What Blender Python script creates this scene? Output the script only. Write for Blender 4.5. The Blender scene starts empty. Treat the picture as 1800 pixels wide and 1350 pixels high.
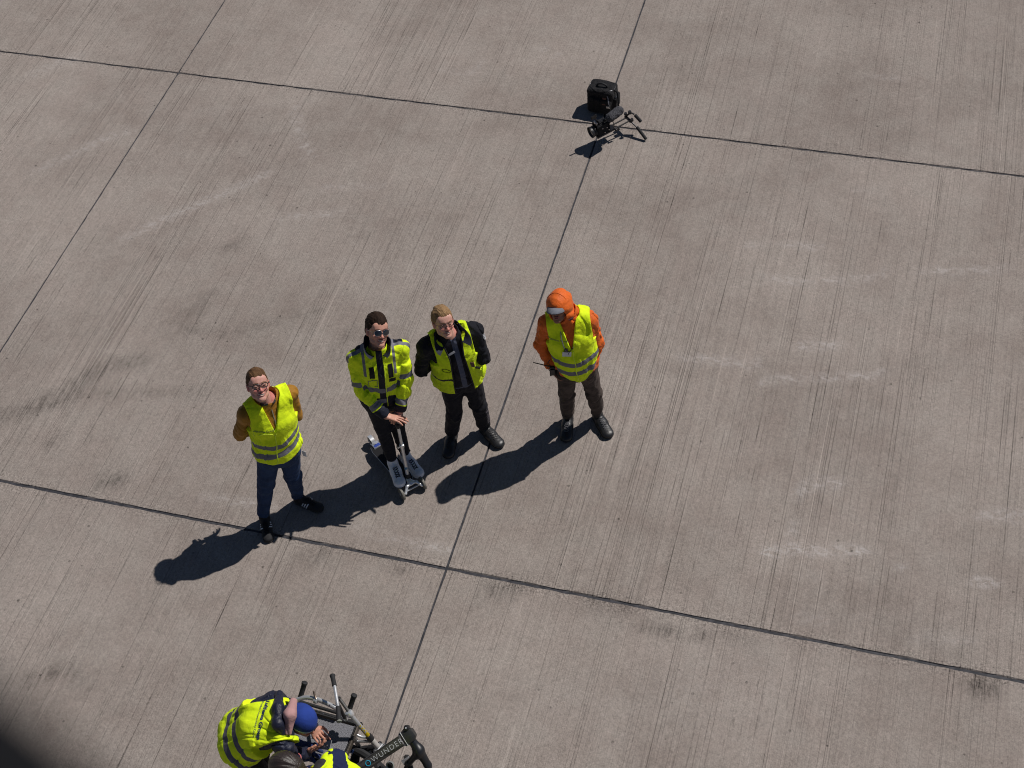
import bpy, math, random
import numpy as np
from mathutils import Vector, Matrix
from mathutils.bvhtree import BVHTree

SC = bpy.context.scene
COL = SC.collection
# ------------------------------------------------------------------ camera
CAM_H = 10.0
RIGHT = np.array([0.962089, 0.263106, -0.071829])
DOWN = np.array([0.158822, -0.754581, -0.636698])
FWD = np.array([-0.22172, 0.601152, -0.767761])
FPX = 2561.3
cd = bpy.data.cameras.new('camera')
cam = bpy.data.objects.new('camera', cd)
COL.objects.link(cam)
cam.matrix_world = Matrix(((RIGHT[0], -DOWN[0], -FWD[0], 0), (RIGHT[1], -DOWN[1], -FWD[1], 0),
                           (RIGHT[2], -DOWN[2], -FWD[2], CAM_H), (0, 0, 0, 1)))
cd.sensor_width = 36.0
cd.lens = FPX / 1800 * 36.0
cd.clip_start = 0.05
cd.clip_end = 6000
cd.dof.use_dof = True
cd.dof.focus_distance = 11.2
cd.dof.aperture_fstop = 4.0
SC.camera = cam
# ------------------------------------------------------------------ sky, sun, exposure
SUN = Vector((0.51, 0.49, 1.0)).normalized()
w = bpy.data.worlds.new("World")
SC.world = w
w.use_nodes = True
nt = w.node_tree
bg = nt.nodes['Background']
sky = nt.nodes.new('ShaderNodeTexSky')
sky.sky_type = 'NISHITA'
sky.sun_disc = False
sky.sun_elevation = math.asin(SUN.z)
sky.sun_rotation = math.atan2(SUN.x, SUN.y)
sky.altitude = 300
sky.air_density = 0.75
sky.dust_density = 0.2
nt.links.new(sky.outputs[0], bg.inputs[0])
bg.inputs[1].default_value = 0.05
sl = bpy.data.lights.new('sun', 'SUN')
sl.energy = 5.0
sl.angle = math.radians(0.5)
sl.color = (1.0, 0.955, 0.90)
so = bpy.data.objects.new('sun', sl)
so.rotation_euler = SUN.to_track_quat('Z', 'Y').to_euler()
so.location = (8, 8, 20)
COL.objects.link(so)
SC.view_settings.view_transform = 'Standard'
SC.view_settings.look = 'None'
SC.view_settings.gamma = 1
SC.view_settings.exposure = -0.36
SC.view_settings.use_curve_mapping = False
SC.cycles.max_bounces = 6
SC.cycles.filter_width = 1.05

# a photograph point (1800 x 1350) taken at a known height above the apron
def at(px, py, z=0.0):
    d = RIGHT * (px - 900) + DOWN * (py - 675) + FWD * FPX
    t = (z - CAM_H) / d[2]
    return np.array([d[0] * t, d[1] * t, z])

def joint(px, py, A, la, B, lb):
    """the point seen at (px, py) that best keeps both bone lengths"""
    o = np.array([0, 0, CAM_H]); d = RIGHT * (px - 900) + DOWN * (py - 675) + FWD * FPX; d = d / np.linalg.norm(d)
    m = (np.asarray(A) - o) @ d; best = None
    for t in np.arange(m - .45, m + .45, .004):
        p = o + d * t; e = (np.linalg.norm(p - A) - la) ** 2 + (np.linalg.norm(p - B) - lb) ** 2
        if best is None or e < best[0]: best = (e, p)
    return best[1]

def on_ray(px, py, parent, L, near=True, zmin=None):
    """the point seen at (px, py) lying L metres from parent (bone lengths stay true)"""
    o = np.array([0, 0, CAM_H]); d = RIGHT * (px - 900) + DOWN * (py - 675) + FWD * FPX
    d = d / np.linalg.norm(d)
    p = np.asarray(parent, float) - o
    m = p @ d
    q = p @ p - m * m
    s = math.sqrt(max(L * L - q, 0))
    return o + d * (m - s if near else m + s)

# ------------------------------------------------------------------ object helpers
def tag(o, label=None, cat=None, group=None, kind=None):
    if label: o['label'] = label
    if cat: o['category'] = cat
    if group: o['group'] = group
    if kind: o['kind'] = kind
    return o

def link(name, me, parent=None, mats=()):
    o = bpy.data.objects.new(name, me)
    COL.objects.link(o)
    for m in mats: me.materials.append(m)
    if parent is not None: o.parent = parent
    return o

def mesh_np(name, V, Fq, smooth=True):
    """V (n,3); Fq (m,4) quads or list of faces"""
    me = bpy.data.meshes.new(name)
    if isinstance(Fq, np.ndarray):
        n, k = Fq.shape
        me.vertices.add(len(V)); me.vertices.foreach_set('co', np.ascontiguousarray(V, dtype=np.float32).ravel())
        me.loops.add(n * k); me.loops.foreach_set('vertex_index', np.ascontiguousarray(Fq, dtype=np.int32).ravel())
        me.polygons.add(n)
        me.polygons.foreach_set('loop_start', np.arange(0, n * k, k, dtype=np.int32))
        me.polygons.foreach_set('loop_total', np.full(n, k, dtype=np.int32))
        me.update(calc_edges=True)
    else:
        me.from_pydata([tuple(map(float, v)) for v in V], [], [tuple(map(int, f)) for f in Fq]); me.update()
    me.polygons.foreach_set('use_smooth', np.full(len(me.polygons), bool(smooth)))
    me.update()
    return me

def set_attr(me, name, arr):
    a = me.attributes.new(name, 'FLOAT', 'POINT')
    a.data.foreach_set('value', np.ascontiguousarray(arr, dtype=np.float32))

def set_col(me, name, arr):
    a = me.attributes.new(name, 'FLOAT_COLOR', 'POINT')
    c = np.ones((len(arr), 4), dtype=np.float32); c[:, :3] = arr
    a.data.foreach_set('color', c.ravel())

# ------------------------------------------------------------------ node helper
class NT:
    def __init__(s, name):
        s.m = bpy.data.materials.new(name); s.m.use_nodes = True
        s.t = s.m.node_tree; s.n = s.t.nodes
        s.b = s.n['Principled BSDF']
    def add(s, kind, **kw):
        n = s.n.new(kind)
        for k, v in kw.items():
            setattr(n, k, v)
        return n
    def L(s, a, b): s.t.links.new(a, b)
    def put(s, sock, v):
        if isinstance(v, (int, float)): sock.default_value = v
        elif isinstance(v, tuple): sock.default_value = v if len(v) != 3 or len(sock.default_value) == 3 else (*v, 1)
        else: s.L(v, sock)
    def math(s, op, a, b=0.0, c=None, clamp=False):
        n = s.add('ShaderNodeMath', operation=op); n.use_clamp = clamp
        s.put(n.inputs[0], a); s.put(n.inputs[1], b)
        if c is not None: s.put(n.inputs[2], c)
        return n.outputs[0]
    def mapr(s, v, a, b, c=0.0, d=1.0, smooth=True):
        n = s.add('ShaderNodeMapRange'); n.interpolation_type = 'SMOOTHSTEP' if smooth else 'LINEAR'
        s.put(n.inputs[0], v)
        for i, x in zip((1, 2, 3, 4), (a, b, c, d)): s.put(n.inputs[i], x)
        return n.outputs[0]
    def mix(s, f, a, b, blend='MIX'):
        n = s.add('ShaderNodeMix', data_type='RGBA', blend_type=blend)
        s.put(n.inputs[0], f); s.put(n.inputs[6], a); s.put(n.inputs[7], b)
        return n.outputs[2]
    def coord(s, out='Object', scale=(1, 1, 1), rot=(0, 0, 0), loc=(0, 0, 0)):
        c = s.add('ShaderNodeTexCoord'); m = s.add('ShaderNodeMapping')
        m.inputs['Scale'].default_value = scale; m.inputs['Rotation'].default_value = rot; m.inputs['Location'].default_value = loc
        s.L(c.outputs[out], m.inputs[0]); return m.outputs[0]
    def noise(s, vec, scale=5, detail=4, rough=0.5, dist=0.0, out=0):
        n = s.add('ShaderNodeTexNoise'); s.L(vec, n.inputs['Vector'])
        n.inputs['Scale'].default_value = scale; n.inputs['Detail'].default_value = detail
        n.inputs['Roughness'].default_value = rough; n.inputs['Distortion'].default_value = dist
        return n.outputs[out]
    def attr(s, name, out='Fac'):
        a = s.add('ShaderNodeAttribute'); a.attribute_name = name; return a.outputs[out]
    def bump(s, h, strength=0.3, dist=0.01, normal=None):
        b = s.add('ShaderNodeBump'); b.inputs['Strength'].default_value = strength; b.inputs['Distance'].default_value = dist
        s.L(h, b.inputs['Height'])
        if normal is not None: s.L(normal, b.inputs['Normal'])
        return b.outputs[0]
    def out(s, col=None, rough=None, normal=None, metal=None, spec=None):
        if col is not None: s.put(s.b.inputs['Base Color'], col)
        if rough is not None: s.put(s.b.inputs['Roughness'], rough)
        if normal is not None: s.L(normal, s.b.inputs['Normal'])
        if metal is not None: s.put(s.b.inputs['Metallic'], metal)
        if spec is not None: s.put(s.b.inputs['Specular IOR Level'], spec)
        return s.m

def plain(name, col, rough=0.6, metal=0.0, bump=0.0, bscale=120, spec=0.5, var=0.12):
    s = NT(name); v = s.coord()
    n = s.noise(v, bscale * 0.25, 4)
    c = s.mix(s.mapr(n, 0.3, 0.7), tuple(x * (1 - var) for x in col), tuple(x * (1 + var) for x in col))
    nrm = s.bump(s.noise(v, bscale, 3), bump, 0.002) if bump else None
    return s.out(c, rough, nrm, metal, spec)

# ------------------------------------------------------------------ the apron: concrete slabs with sealed joints
GX0, GY0, GDX, GDY = -2.9, 5.843, 4.838, 5.563
def build_ground():
    s = NT('brushed_concrete')
    # every slab was brushed on its own: its own offset and a slightly different direction
    tc = s.add('ShaderNodeTexCoord'); sp = s.add('ShaderNodeSeparateXYZ'); s.L(tc.outputs['Object'], sp.inputs[0])
    off = s.attr('off'); ang = s.attr('ang')
    X = s.math('ADD', s.math('ADD', sp.outputs[0], s.math('MULTIPLY', sp.outputs[1], ang)), s.math('MULTIPLY', off, 7.0)); Y = s.math('ADD', sp.outputs[1], s.math('MULTIPLY', off, 3.1))
    def vec(x, y, z=0.0):
        c = s.add('ShaderNodeCombineXYZ'); s.put(c.inputs[0], x); s.put(c.inputs[1], y); s.put(c.inputs[2], z); return c.outputs[0]
    base_v = vec(X, Y)
    def sc(ax, ay, dx=0.0, dy=0.0): return vec(s.math('MULTIPLY_ADD', X, ax, dx), s.math('MULTIPLY_ADD', Y, ay, dy))
    P = vec(sp.outputs[0], sp.outputs[1])
    fine = s.noise(sc(34, 0.9), 1.0, 3, 0.65)
    mott = s.noise(P, 0.7, 6, 0.62)
    mott2 = s.noise(sc(1, 1, 7, 3), 2.9, 6, 0.66)
    band = s.noise(sc(2.4, 0.16, 1.7), 1.0, 3, 0.55)
    bandm = s.mapr(band, 0.44, 0.66)
    # comb of tine marks 21 mm apart: each line with its own depth, fading in and out along its length
    def comb(width, prof, seed, gain, fade, thr):
        u = s.math('MULTIPLY', X, 1.0 / width); cell = s.math('FLOOR', u); fr = s.math('SUBTRACT', u, cell)
        wn = s.add('ShaderNodeTexWhiteNoise', noise_dimensions='2D'); s.L(vec(cell, s.math('ADD', off, seed)), wn.inputs['Vector'])
        rnd = wn.outputs['Value']; sp2 = s.add('ShaderNodeSeparateColor'); s.L(wn.outputs['Color'], sp2.inputs[0])
        ctr = s.math('MULTIPLY_ADD', sp2.outputs[1], 0.5, 0.25)
        d = s.math('MULTIPLY', s.math('ABSOLUTE', s.math('SUBTRACT', fr, ctr)), width)
        p = s.mapr(d, prof * .3, prof, 1, 0)
        f = s.mapr(s.noise(vec(s.math('MULTIPLY', cell, 3.7), s.math('MULTIPLY', Y, fade)), 1.0, 3, 0.6), 0.40, 0.62)
        a = s.mapr(rnd, thr, 1.0, 0, 1, smooth=False)
        return s.math('MULTIPLY', s.math('MULTIPLY', p, f), s.math('MULTIPLY', a, gain))
    t1 = comb(0.0205, 0.0058, 3.0, 0.62, 0.55, 0.15)
    t2 = comb(0.0205, 0.0060, 9.0, 0.34, 0.5, 0.3)  # paler lines: highlights on the ridges, put into the colour
    t3 = comb(0.145, 0.0068, 21.0, 0.30, 0.4, 0.45)
    t4 = comb(0.052, 0.0068, 33.0, 0.55, 2.2, 0.72)
    PR = s.coord(rot=(.5, .35, .7))
    grain = s.noise(PR, 42, 4, 0.85)
    grain2 = s.noise(PR, 120, 3, 0.75)
    mid = s.noise(sc(1, 0.6), 13, 4, 0.65)
    c = s.mix(s.mapr(mott, 0.28, 0.74), (0.217, 0.182, 0.163), (0.302, 0.261, 0.236))
    c = s.mix(s.mapr(mott2, 0.34, 0.70, 0, 0.45), c, (0.296, 0.268, 0.243))
    val = s.math('ADD', s.math('MULTIPLY', s.math('SUBTRACT', fine, 0.5), s.math('MULTIPLY_ADD', bandm, 0.42, 0.14)), 1.0)
    gm = s.math('MULTIPLY_ADD', bandm, 0.85, 0.16)
    val = s.math('SUBTRACT', val, s.math('MULTIPLY', t1, gm)); val = s.math('ADD', val, s.math('MULTIPLY', t2, gm))
    val = s.math('SUBTRACT', val, t3)
    val = s.math('SUBTRACT', val, s.math('MULTIPLY', t4, s.mapr(s.noise(P, 0.9, 3, 0.6), 0.45, 0.6)))
    val = s.math('ADD', val, s.math('MULTIPLY', s.math('SUBTRACT', mid, 0.5), 0.30))
    val = s.math('ADD', val, s.math('MULTIPLY', s.math('SUBTRACT', grain, 0.5), 1.15))
    val = s.math('ADD', val, s.math('MULTIPLY', s.math('SUBTRACT', grain2, 0.5), 1.25))
    # dirt lodged in the scoring, small pits
    dash = s.mapr(s.noise(sc(34, 4.2, 5, 1), 1.0, 3, 0.6), 0.62, 0.74)
    dashm = s.mapr(s.noise(sc(1, .6, 2, 8), 1.6, 4, 0.65), 0.52, 0.66)
    val = s.math('SUBTRACT', val, s.math('MULTIPLY', s.math('MULTIPLY', dash, dashm), 0.36))
    for scl, dpt in ((3.1, .55), (8.0, .42)):
        pit = s.add('ShaderNodeTexVoronoi'); s.L(P, pit.inputs['Vector']); pit.inputs['Scale'].default_value = scl
        ps = s.add('ShaderNodeSeparateColor'); s.L(pit.outputs['Color'], ps.inputs[0])
        r = s.math('MULTIPLY', s.mapr(ps.outputs[0], 0.55, 1.0, 0, 1), 0.012 * scl)
        val = s.math('SUBTRACT', val, s.math('MULTIPLY', s.math('LESS_THAN', pit.outputs['Distance'], r), dpt))
    # crumbled, patched strip along the sealed joints
    def jd(q, o_, d_):
        f = s.math('FRACT', s.math('MULTIPLY', s.math('SUBTRACT', q, o_), 1 / d_)); return s.math('MULTIPLY', s.math('MINIMUM', f, s.math('SUBTRACT', 1.0, f)), d_)
    dj = jd(sp.outputs[1], GY0, GDY); wob = s.math('MULTIPLY_ADD', s.noise(P, 3.0, 3, 0.6), 0.14, 0.0)
    ed = s.mapr(s.math('SUBTRACT', dj, wob), -0.03, 0.05, 1, 0)
    crn = s.noise(P, 55, 3, 0.7)
    val = s.math('ADD', val, s.math('MULTIPLY', s.math('MULTIPLY', s.math('SUBTRACT', crn, 0.5), 1.9), ed))
    val = s.math('SUBTRACT', val, s.math('MULTIPLY', s.math('MULTIPLY', s.mapr(dj, 0.0, 0.045, 1, 0), s.mapr(s.noise(P, 7, 4, .7), .42, .60)), 0.22))
    val = s.math('ADD', val, s.math('MULTIPLY', s.attr('stain'), s.math('ADD', s.mapr(s.noise(sc(36, 2.6, 9, 4), 1.0, 4, 0.7), .36, .62, 0.1, 1.5), s.math('MULTIPLY', s.mapr(s.noise(P, 9.0, 5, 0.7), .4, .62), .6))))
    val = s.math('MULTIPLY', val, s.attr('tone'))
    scf = s.attr('scuff')
    scn = s.mapr(s.noise(s.coord(scale=(13, 24, 1)), 1.0, 6, 0.8, 0.6), 0.40, 0.62)
    vv = s.add('ShaderNodeCombineColor'); [s.L(s.math('MAXIMUM', val, 0.12), vv.inputs[i]) for i in range(3)]
    c = s.mix(1.0, c, vv.outputs[0], 'MULTIPLY')
    c = s.mix(s.math('MULTIPLY', scf, scn, clamp=True), c, (0.50, 0.47, 0.46))
    hgt = s.math('ADD', s.math('MULTIPLY', t1, -1.2), s.math('MULTIPLY', grain, 0.5))
    nrm = s.bump(hgt, 0.35, 0.010)
    m = s.out(c, 0.93, nrm, spec=0.15)

    V = []; F = []; stain = []; scuff = []; tone = []; offs = []; angs = []
    rng = np.random.RandomState(4)
    polys = STAINS
    off = 0
    gap, ch = 0.013, 0.006
    for i in range(-22, 22):
        for j in range(-6, 34):
            x0, x1 = GX0 + i * GDX, GX0 + (i + 1) * GDX
            y0, y1 = GY0 + j * GDY, GY0 + (j + 1) * GDY
            near = x1 > -9.5 and x0 < 9 and y1 > -1 and y0 < 19
            nx, ny = (61, 71) if near else (2, 2)
            gx, gy = 0.006, 0.012      # half gap: longitudinal joints are the narrower ones
            if near:
                xs = np.linspace(x0 + gx + ch, x1 - gx - ch, nx); ys = np.linspace(y0 + (gy if j <= 0 else .0085) + ch * .7, y1 - (gy if j < 0 else .0085) - ch * .7, ny)
            else:
                xs = np.array([x0 + gx + ch, x1 - gx - ch]); ys = np.array([y0 + gy + ch, y1 - gy - ch])
            xs = np.concatenate([[xs[0] - ch, ], xs, [xs[-1] + ch]]); ys = np.concatenate([[ys[0] - ch], ys, [ys[-1] + ch]])
            n1, n2 = len(xs), len(ys)
            X, Y = np.meshgrid(xs, ys, indexing='ij'); Z = np.zeros_like(X)
            Z[0, :] = Z[-1, :] = -0.012; Z[:, 0] = Z[:, -1] = -0.012
            if near:   # slightly ragged arrises
                r = rng.uniform(-0.004, 0.006, X.shape) + (rng.rand(*X.shape) > .93) * rng.uniform(-.006, .0, X.shape)
                Y[:, 1] += r[:, 1]; Y[:, -2] += r[:, -2]; X[1, :] += r[1, :] * .6; X[-2, :] += r[-2, :] * .6
            P3 = np.stack([X, Y, Z], -1).reshape(-1, 3)
            idx = np.arange(n1 * n2).reshape(n1, n2) + off
            F.append(np.stack([idx[:-1, :-1], idx[1:, :-1], idx[1:, 1:], idx[:-1, 1:]], -1).reshape(-1, 4))
            V.append(P3); off += len(P3)
            st = np.zeros(len(P3)); sc = np.zeros(len(P3))
            if near:
                for pts, wd, amt, kind in polys:
                    d = np.full(len(P3), 9.0)
                    for a, b in zip(pts[:-1], pts[1:]):
                        a = a[:2]; b = b[:2]; ab = b - a
                        t = np.clip(((P3[:, :2] - a) @ ab) / (ab @ ab), 0, 1)
                        d = np.minimum(d, np.linalg.norm(P3[:, :2] - a - t[:, None] * ab, axis=1))
                    v = np.clip(1 - d / wd, 0, 1) ** 1.2
                    if kind: sc = np.maximum(sc, v * amt * (.9 if pts[0][0] > -2 else 1.0))
                    else: st = st + v * amt * 1.15
            stain.append(st); scuff.append(sc)
            tone.append(np.full(len(P3), 1 + rng.uniform(-0.05, 0.05))); offs.append(np.full(len(P3), rng.uniform(0, 5))); angs.append(np.full(len(P3), rng.uniform(-.012, .012)))
    me = mesh_np('apron', np.concatenate(V), np.concatenate(F), smooth=False)
    set_attr(me, 'stain', np.concatenate(stain)); set_attr(me, 'scuff', np.concatenate(scuff)); set_attr(me, 'tone', np.concatenate(tone)); set_attr(me, 'off', np.concatenate(offs)); set_attr(me, 'ang', np.concatenate(angs))
    tag(link('ground', me, None, [m]), kind='structure')
    # sealant at the bottom of every joint and the wide sheet beneath, out to the horizon
    s2 = NT('joint_sealant'); n = s2.noise(s2.coord(scale=(3, 3, 1)), 6, 4)
    m2 = s2.out(s2.mix(s2.mapr(n, 0.3, 0.7), (0.020, 0.021, 0.027), (0.055, 0.055, 0.064)), 0.7, spec=0.3)
    V = [(-106, -27, -0.009), (104, -27, -0.009), (104, 195, -0.009), (-106, 195, -0.009)]
    tag(link('joint_sealant', mesh_np('joint_sealant', V, [(0, 1, 2, 3)], False), None, [m2]), kind='structure')
    s3 = NT('far_concrete'); n = s3.noise(s3.coord(), 0.05, 5)
    m3 = s3.out(s3.mix(n, (0.22, 0.19, 0.17), (0.29, 0.25, 0.23)), 0.95, spec=0.1)
    R = 3000
    V = [(-R, -R, -0.03), (R, -R, -0.03), (R, R, -0.03), (-R, R, -0.03)]
    tag(link('far_ground', mesh_np('far_ground', V, [(0, 1, 2, 3)], False), None, [m3]), kind='structure')

def pl(*pp): return [at(*p) for p in pp]
STAINS = [
    (pl((-60, 745), (40, 722), (110, 690), (190, 640), (250, 632)), 0.16, -0.22, 0),
    (pl((60, 720), (160, 690), (260, 690), (370, 690)), 0.12, -0.12, 0),
    (pl((320, 580), (420, 584), (500, 560), (560, 545)), 0.12, -0.10, 0),
    (pl((395, 440), (415, 430), (425, 418)), 0.10, -0.20, 0),
    (pl((330, 565), (355, 535), (370, 518)), 0.14, -0.16, 0),
    (pl((585, 640), (600, 610), (615, 590)), 0.2, -0.14, 0),
    (pl((180, 850), (205, 842)), 0.16, -0.28, 0),
    (pl((90, 780), (100, 770)), 0.1, -0.22, 0),
    (pl((870, 1035), (905, 1030)), 0.2, -0.28, 0), (pl((1050, 1060), (1100, 1075)), 0.16, -0.2, 0),
    (pl((1140, 1100), (1180, 1112)), 0.1, -0.3, 0), (pl((1225, 1120), (1232, 1124)), 0.08, -0.35, 0),
    (pl((1720, 1205), (1745, 1215)), 0.12, -0.45, 0), (pl((1235, 1105), (1325, 1130)), 0.10, -0.14, 0),
    (pl((540, 985), (570, 975)), 0.18, -0.14, 0), (pl((690, 995), (710, 1000)), 0.1, -0.2, 0),
    (pl((1500, 1055), (1560, 1110), (1700, 1140)), 0.5, -0.07, 0),
    (pl((55, 1190), (120, 1175), (150, 1210)), 0.12, -0.2, 0),
    # pale scuffs
    (pl((220, 418), (290, 385), (370, 350), (470, 305)), 0.10, 0.42, 1),
    (pl((65, 298), (120, 275), (180, 245), (225, 232)), 0.10, 0.36, 1),
    (pl((60, 130), (100, 110), (140, 100)), 0.14, 0.3, 1),
    (pl((518, 190), (528, 240), (547, 278)), 0.06, 0.5, 1),
    (pl((490, 382), (560, 378), (600, 374)), 0.08, 0.32, 1),
    (pl((565, 330), (640, 328), (675, 326)), 0.08, 0.26, 1),
    (pl((775, 125), (830, 130), (845, 110)), 0.07, 0.22, 1),
    (pl((945, 82), (985, 98)), 0.035, 0.42, 1),
    (pl((1200, 630), (1255, 632), (1330, 640)), 0.08, 0.62, 1),
    (pl((1340, 668), (1420, 665), (1530, 662), (1550, 655)), 0.07, 0.6, 1),
    (pl((1405, 608), (1470, 607)), 0.09, 0.6, 1), (pl((1340, 490), (1400, 494), (1530, 490), (1560, 478)), 0.07, 0.48, 1),
    (pl((1620, 478), (1690, 476), (1770, 473)), 0.06, 0.62, 1),
    (pl((1345, 970), (1400, 966), (1460, 968), (1520, 970)), 0.07, 0.9, 1),
    (pl((1395, 925), (1400, 955)), 0.06, 0.5, 1), (pl((1405, 868), (1420, 850), (1480, 850)), 0.09, 0.6, 1),
    (pl((1730, 905), (1800, 908)), 0.08, 0.7, 1), (pl((1710, 1022), (1745, 1025)), 0.06, 0.8, 1),
    (pl((1575, 988), (1590, 998)), 0.06, 0.5, 1), (pl((1410, 1015), (1430, 1018)), 0.05, 0.4, 1),
    (pl((350, 875), (440, 885), (480, 890)), 0.06, 0.45, 1), (pl((620, 925), (700, 945), (790, 968)), 0.06, 0.5, 1),
    (pl((1400, 1080), (1450, 1090)), 0.07, 0.4, 1), (pl((1610, 1120), (1700, 1130)), 0.06, 0.4, 1),
    (pl((1160, 930), (1400, 950)), 0.02, 0.2, 1), (pl((860, 245), (880, 250)), 0.03, 0.3, 1),
    (pl((970, 1238), (1100, 1245)), 0.5, 0.06, 1), (pl((1190, 1210), (1320, 1200)), 0.6, 0.10, 1),
    (pl((1310, 428), (1395, 430), (1440, 436)), 0.05, 0.45, 1), (pl((1500, 330), (1560, 335)), 0.05, 0.35, 1),
    (pl((1520, 135), (1600, 138)), 0.05, 0.32, 1), (pl((330, 200), (560, 175)), 0.1, 0.1, 1),
]
build_ground()

# ------------------------------------------------------------------ implicit-surface modelling
def nrm(v): v = np.asarray(v, float); return v / (np.linalg.norm(v) + 1e-12)
def orth(v, a): v = np.asarray(v, float); a = nrm(a); return nrm(v - a * (v @ a))

def ecap(a, b, lat, r0, r1, flat=None):
    """tapered capsule with an elliptical section: radii (along lat, across it) at each end"""
    a = np.asarray(a, float); b = np.asarray(b, float)
    r0 = (r0, r0) if np.isscalar(r0) else r0; r1 = (r1, r1) if np.isscalar(r1) else r1
    ax = b - a; L = np.linalg.norm(ax)
    if L < 1e-5: ax = np.array([0, 0, 1.]); L = 1e-5
    w_ = ax / L
    if lat is None: lat = (1, 0, 0) if abs(w_[0]) < .8 else (0, 1, 0)
    u = orth(lat, w_); v = np.cross(w_, u)
    R = max(*r0, *r1); lo = np.minimum(a, b) - R; hi = np.maximum(a, b) + R
    def fn(X, Y, Z):
        X = X - a[0]; Y = Y - a[1]; Z = Z - a[2]
        t = X * w_[0] + Y * w_[1] + Z * w_[2]
        tc = np.clip(t, 0, L); s = tc / L; pw = t - tc
        pu = X * u[0] + Y * u[1] + Z * u[2]; pv = X * v[0] + Y * v[1] + Z * v[2]
        ru = r0[0] + (r1[0] - r0[0]) * s; rv = r0[1] + (r1[1] - r0[1]) * s
        rw = flat if flat else np.minimum(ru, rv)
        A = (pu / ru); B = (pv / rv); C = pw / rw
        k0 = np.sqrt(A * A + B * B + C * C) + 1e-9
        k1 = np.sqrt((A / ru) ** 2 + (B / rv) ** 2 + (C / rw) ** 2) + 1e-9
        return (k0 * (k0 - 1) / k1).astype(np.float32)
    return lo, hi, fn

def ell(c, r, ax=None):
    """ellipsoid; ax = 3 row axes"""
    c = np.asarray(c, float); ax = np.eye(3) if ax is None else np.asarray(ax, float)
    R = max(r)
    def fn(X, Y, Z):
        X = X - c[0]; Y = Y - c[1]; Z = Z - c[2]
        q = [(X * ax[i, 0] + Y * ax[i, 1] + Z * ax[i, 2]) / r[i] for i in range(3)]
        k0 = np.sqrt(q[0] ** 2 + q[1] ** 2 + q[2] ** 2) + 1e-9
        k1 = np.sqrt((q[0] / r[0]) ** 2 + (q[1] / r[1]) ** 2 + (q[2] / r[2]) ** 2) + 1e-9
        return (k0 * (k0 - 1) / k1).astype(np.float32)
    return c - R, c + R, fn

def rbox(c, hs, rad, ax=None):
    c = np.asarray(c, float); ax = np.eye(3) if ax is None else np.asarray(ax, float)
    R = float(np.linalg.norm(hs)) + rad
    def fn(X, Y, Z):
        X = X - c[0]; Y = Y - c[1]; Z = Z - c[2]
        q = [abs(X * ax[i, 0] + Y * ax[i, 1] + Z * ax[i, 2]) - (hs[i] - rad) for i in range(3)]
        o = np.sqrt(np.maximum(q[0], 0) ** 2 + np.maximum(q[1], 0) ** 2 + np.maximum(q[2], 0) ** 2)
        return (o + np.minimum(np.maximum(q[0], np.maximum(q[1], q[2])), 0) - rad).astype(np.float32)
    return c - R, c + R, fn

def _hash(i, j, k, seed):
    h = (i * 374761393 + j * 668265263 + k * 1274126177 + seed * 974634777) & 0xffffffff
    h = ((h ^ (h >> 13)) * 1274126177) & 0xffffffff
    return ((h ^ (h >> 16)) & 0xffff) / 65535.0

def vnoise(P, seed=0):
    P = np.asarray(P, float); I = np.floor(P).astype(np.int64); f = P - I; f = f * f * (3 - 2 * f)
    r = 0
    for a in (0, 1):
        for b in (0, 1):
            for c in (0, 1):
                wgt = (f[:, 0] if a else 1 - f[:, 0]) * (f[:, 1] if b else 1 - f[:, 1]) * (f[:, 2] if c else 1 - f[:, 2])
                r = r + wgt * _hash(I[:, 0] + a, I[:, 1] + b, I[:, 2] + c, seed)
    return r          # 0..1

def fbm(P, seed=0, oct=3):
    s = 0; a = 0.5; P = np.asarray(P, float)
    for o in range(oct):
        s = s + a * vnoise(P * 2 ** o, seed + o * 17); a *= 0.5
    return s / (1 - 0.5 ** oct)

def ridge(P, seed=0):
    return 1 - np.abs(2 * vnoise(P, seed) - 1) * 2      # sharp creases at +1

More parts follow.
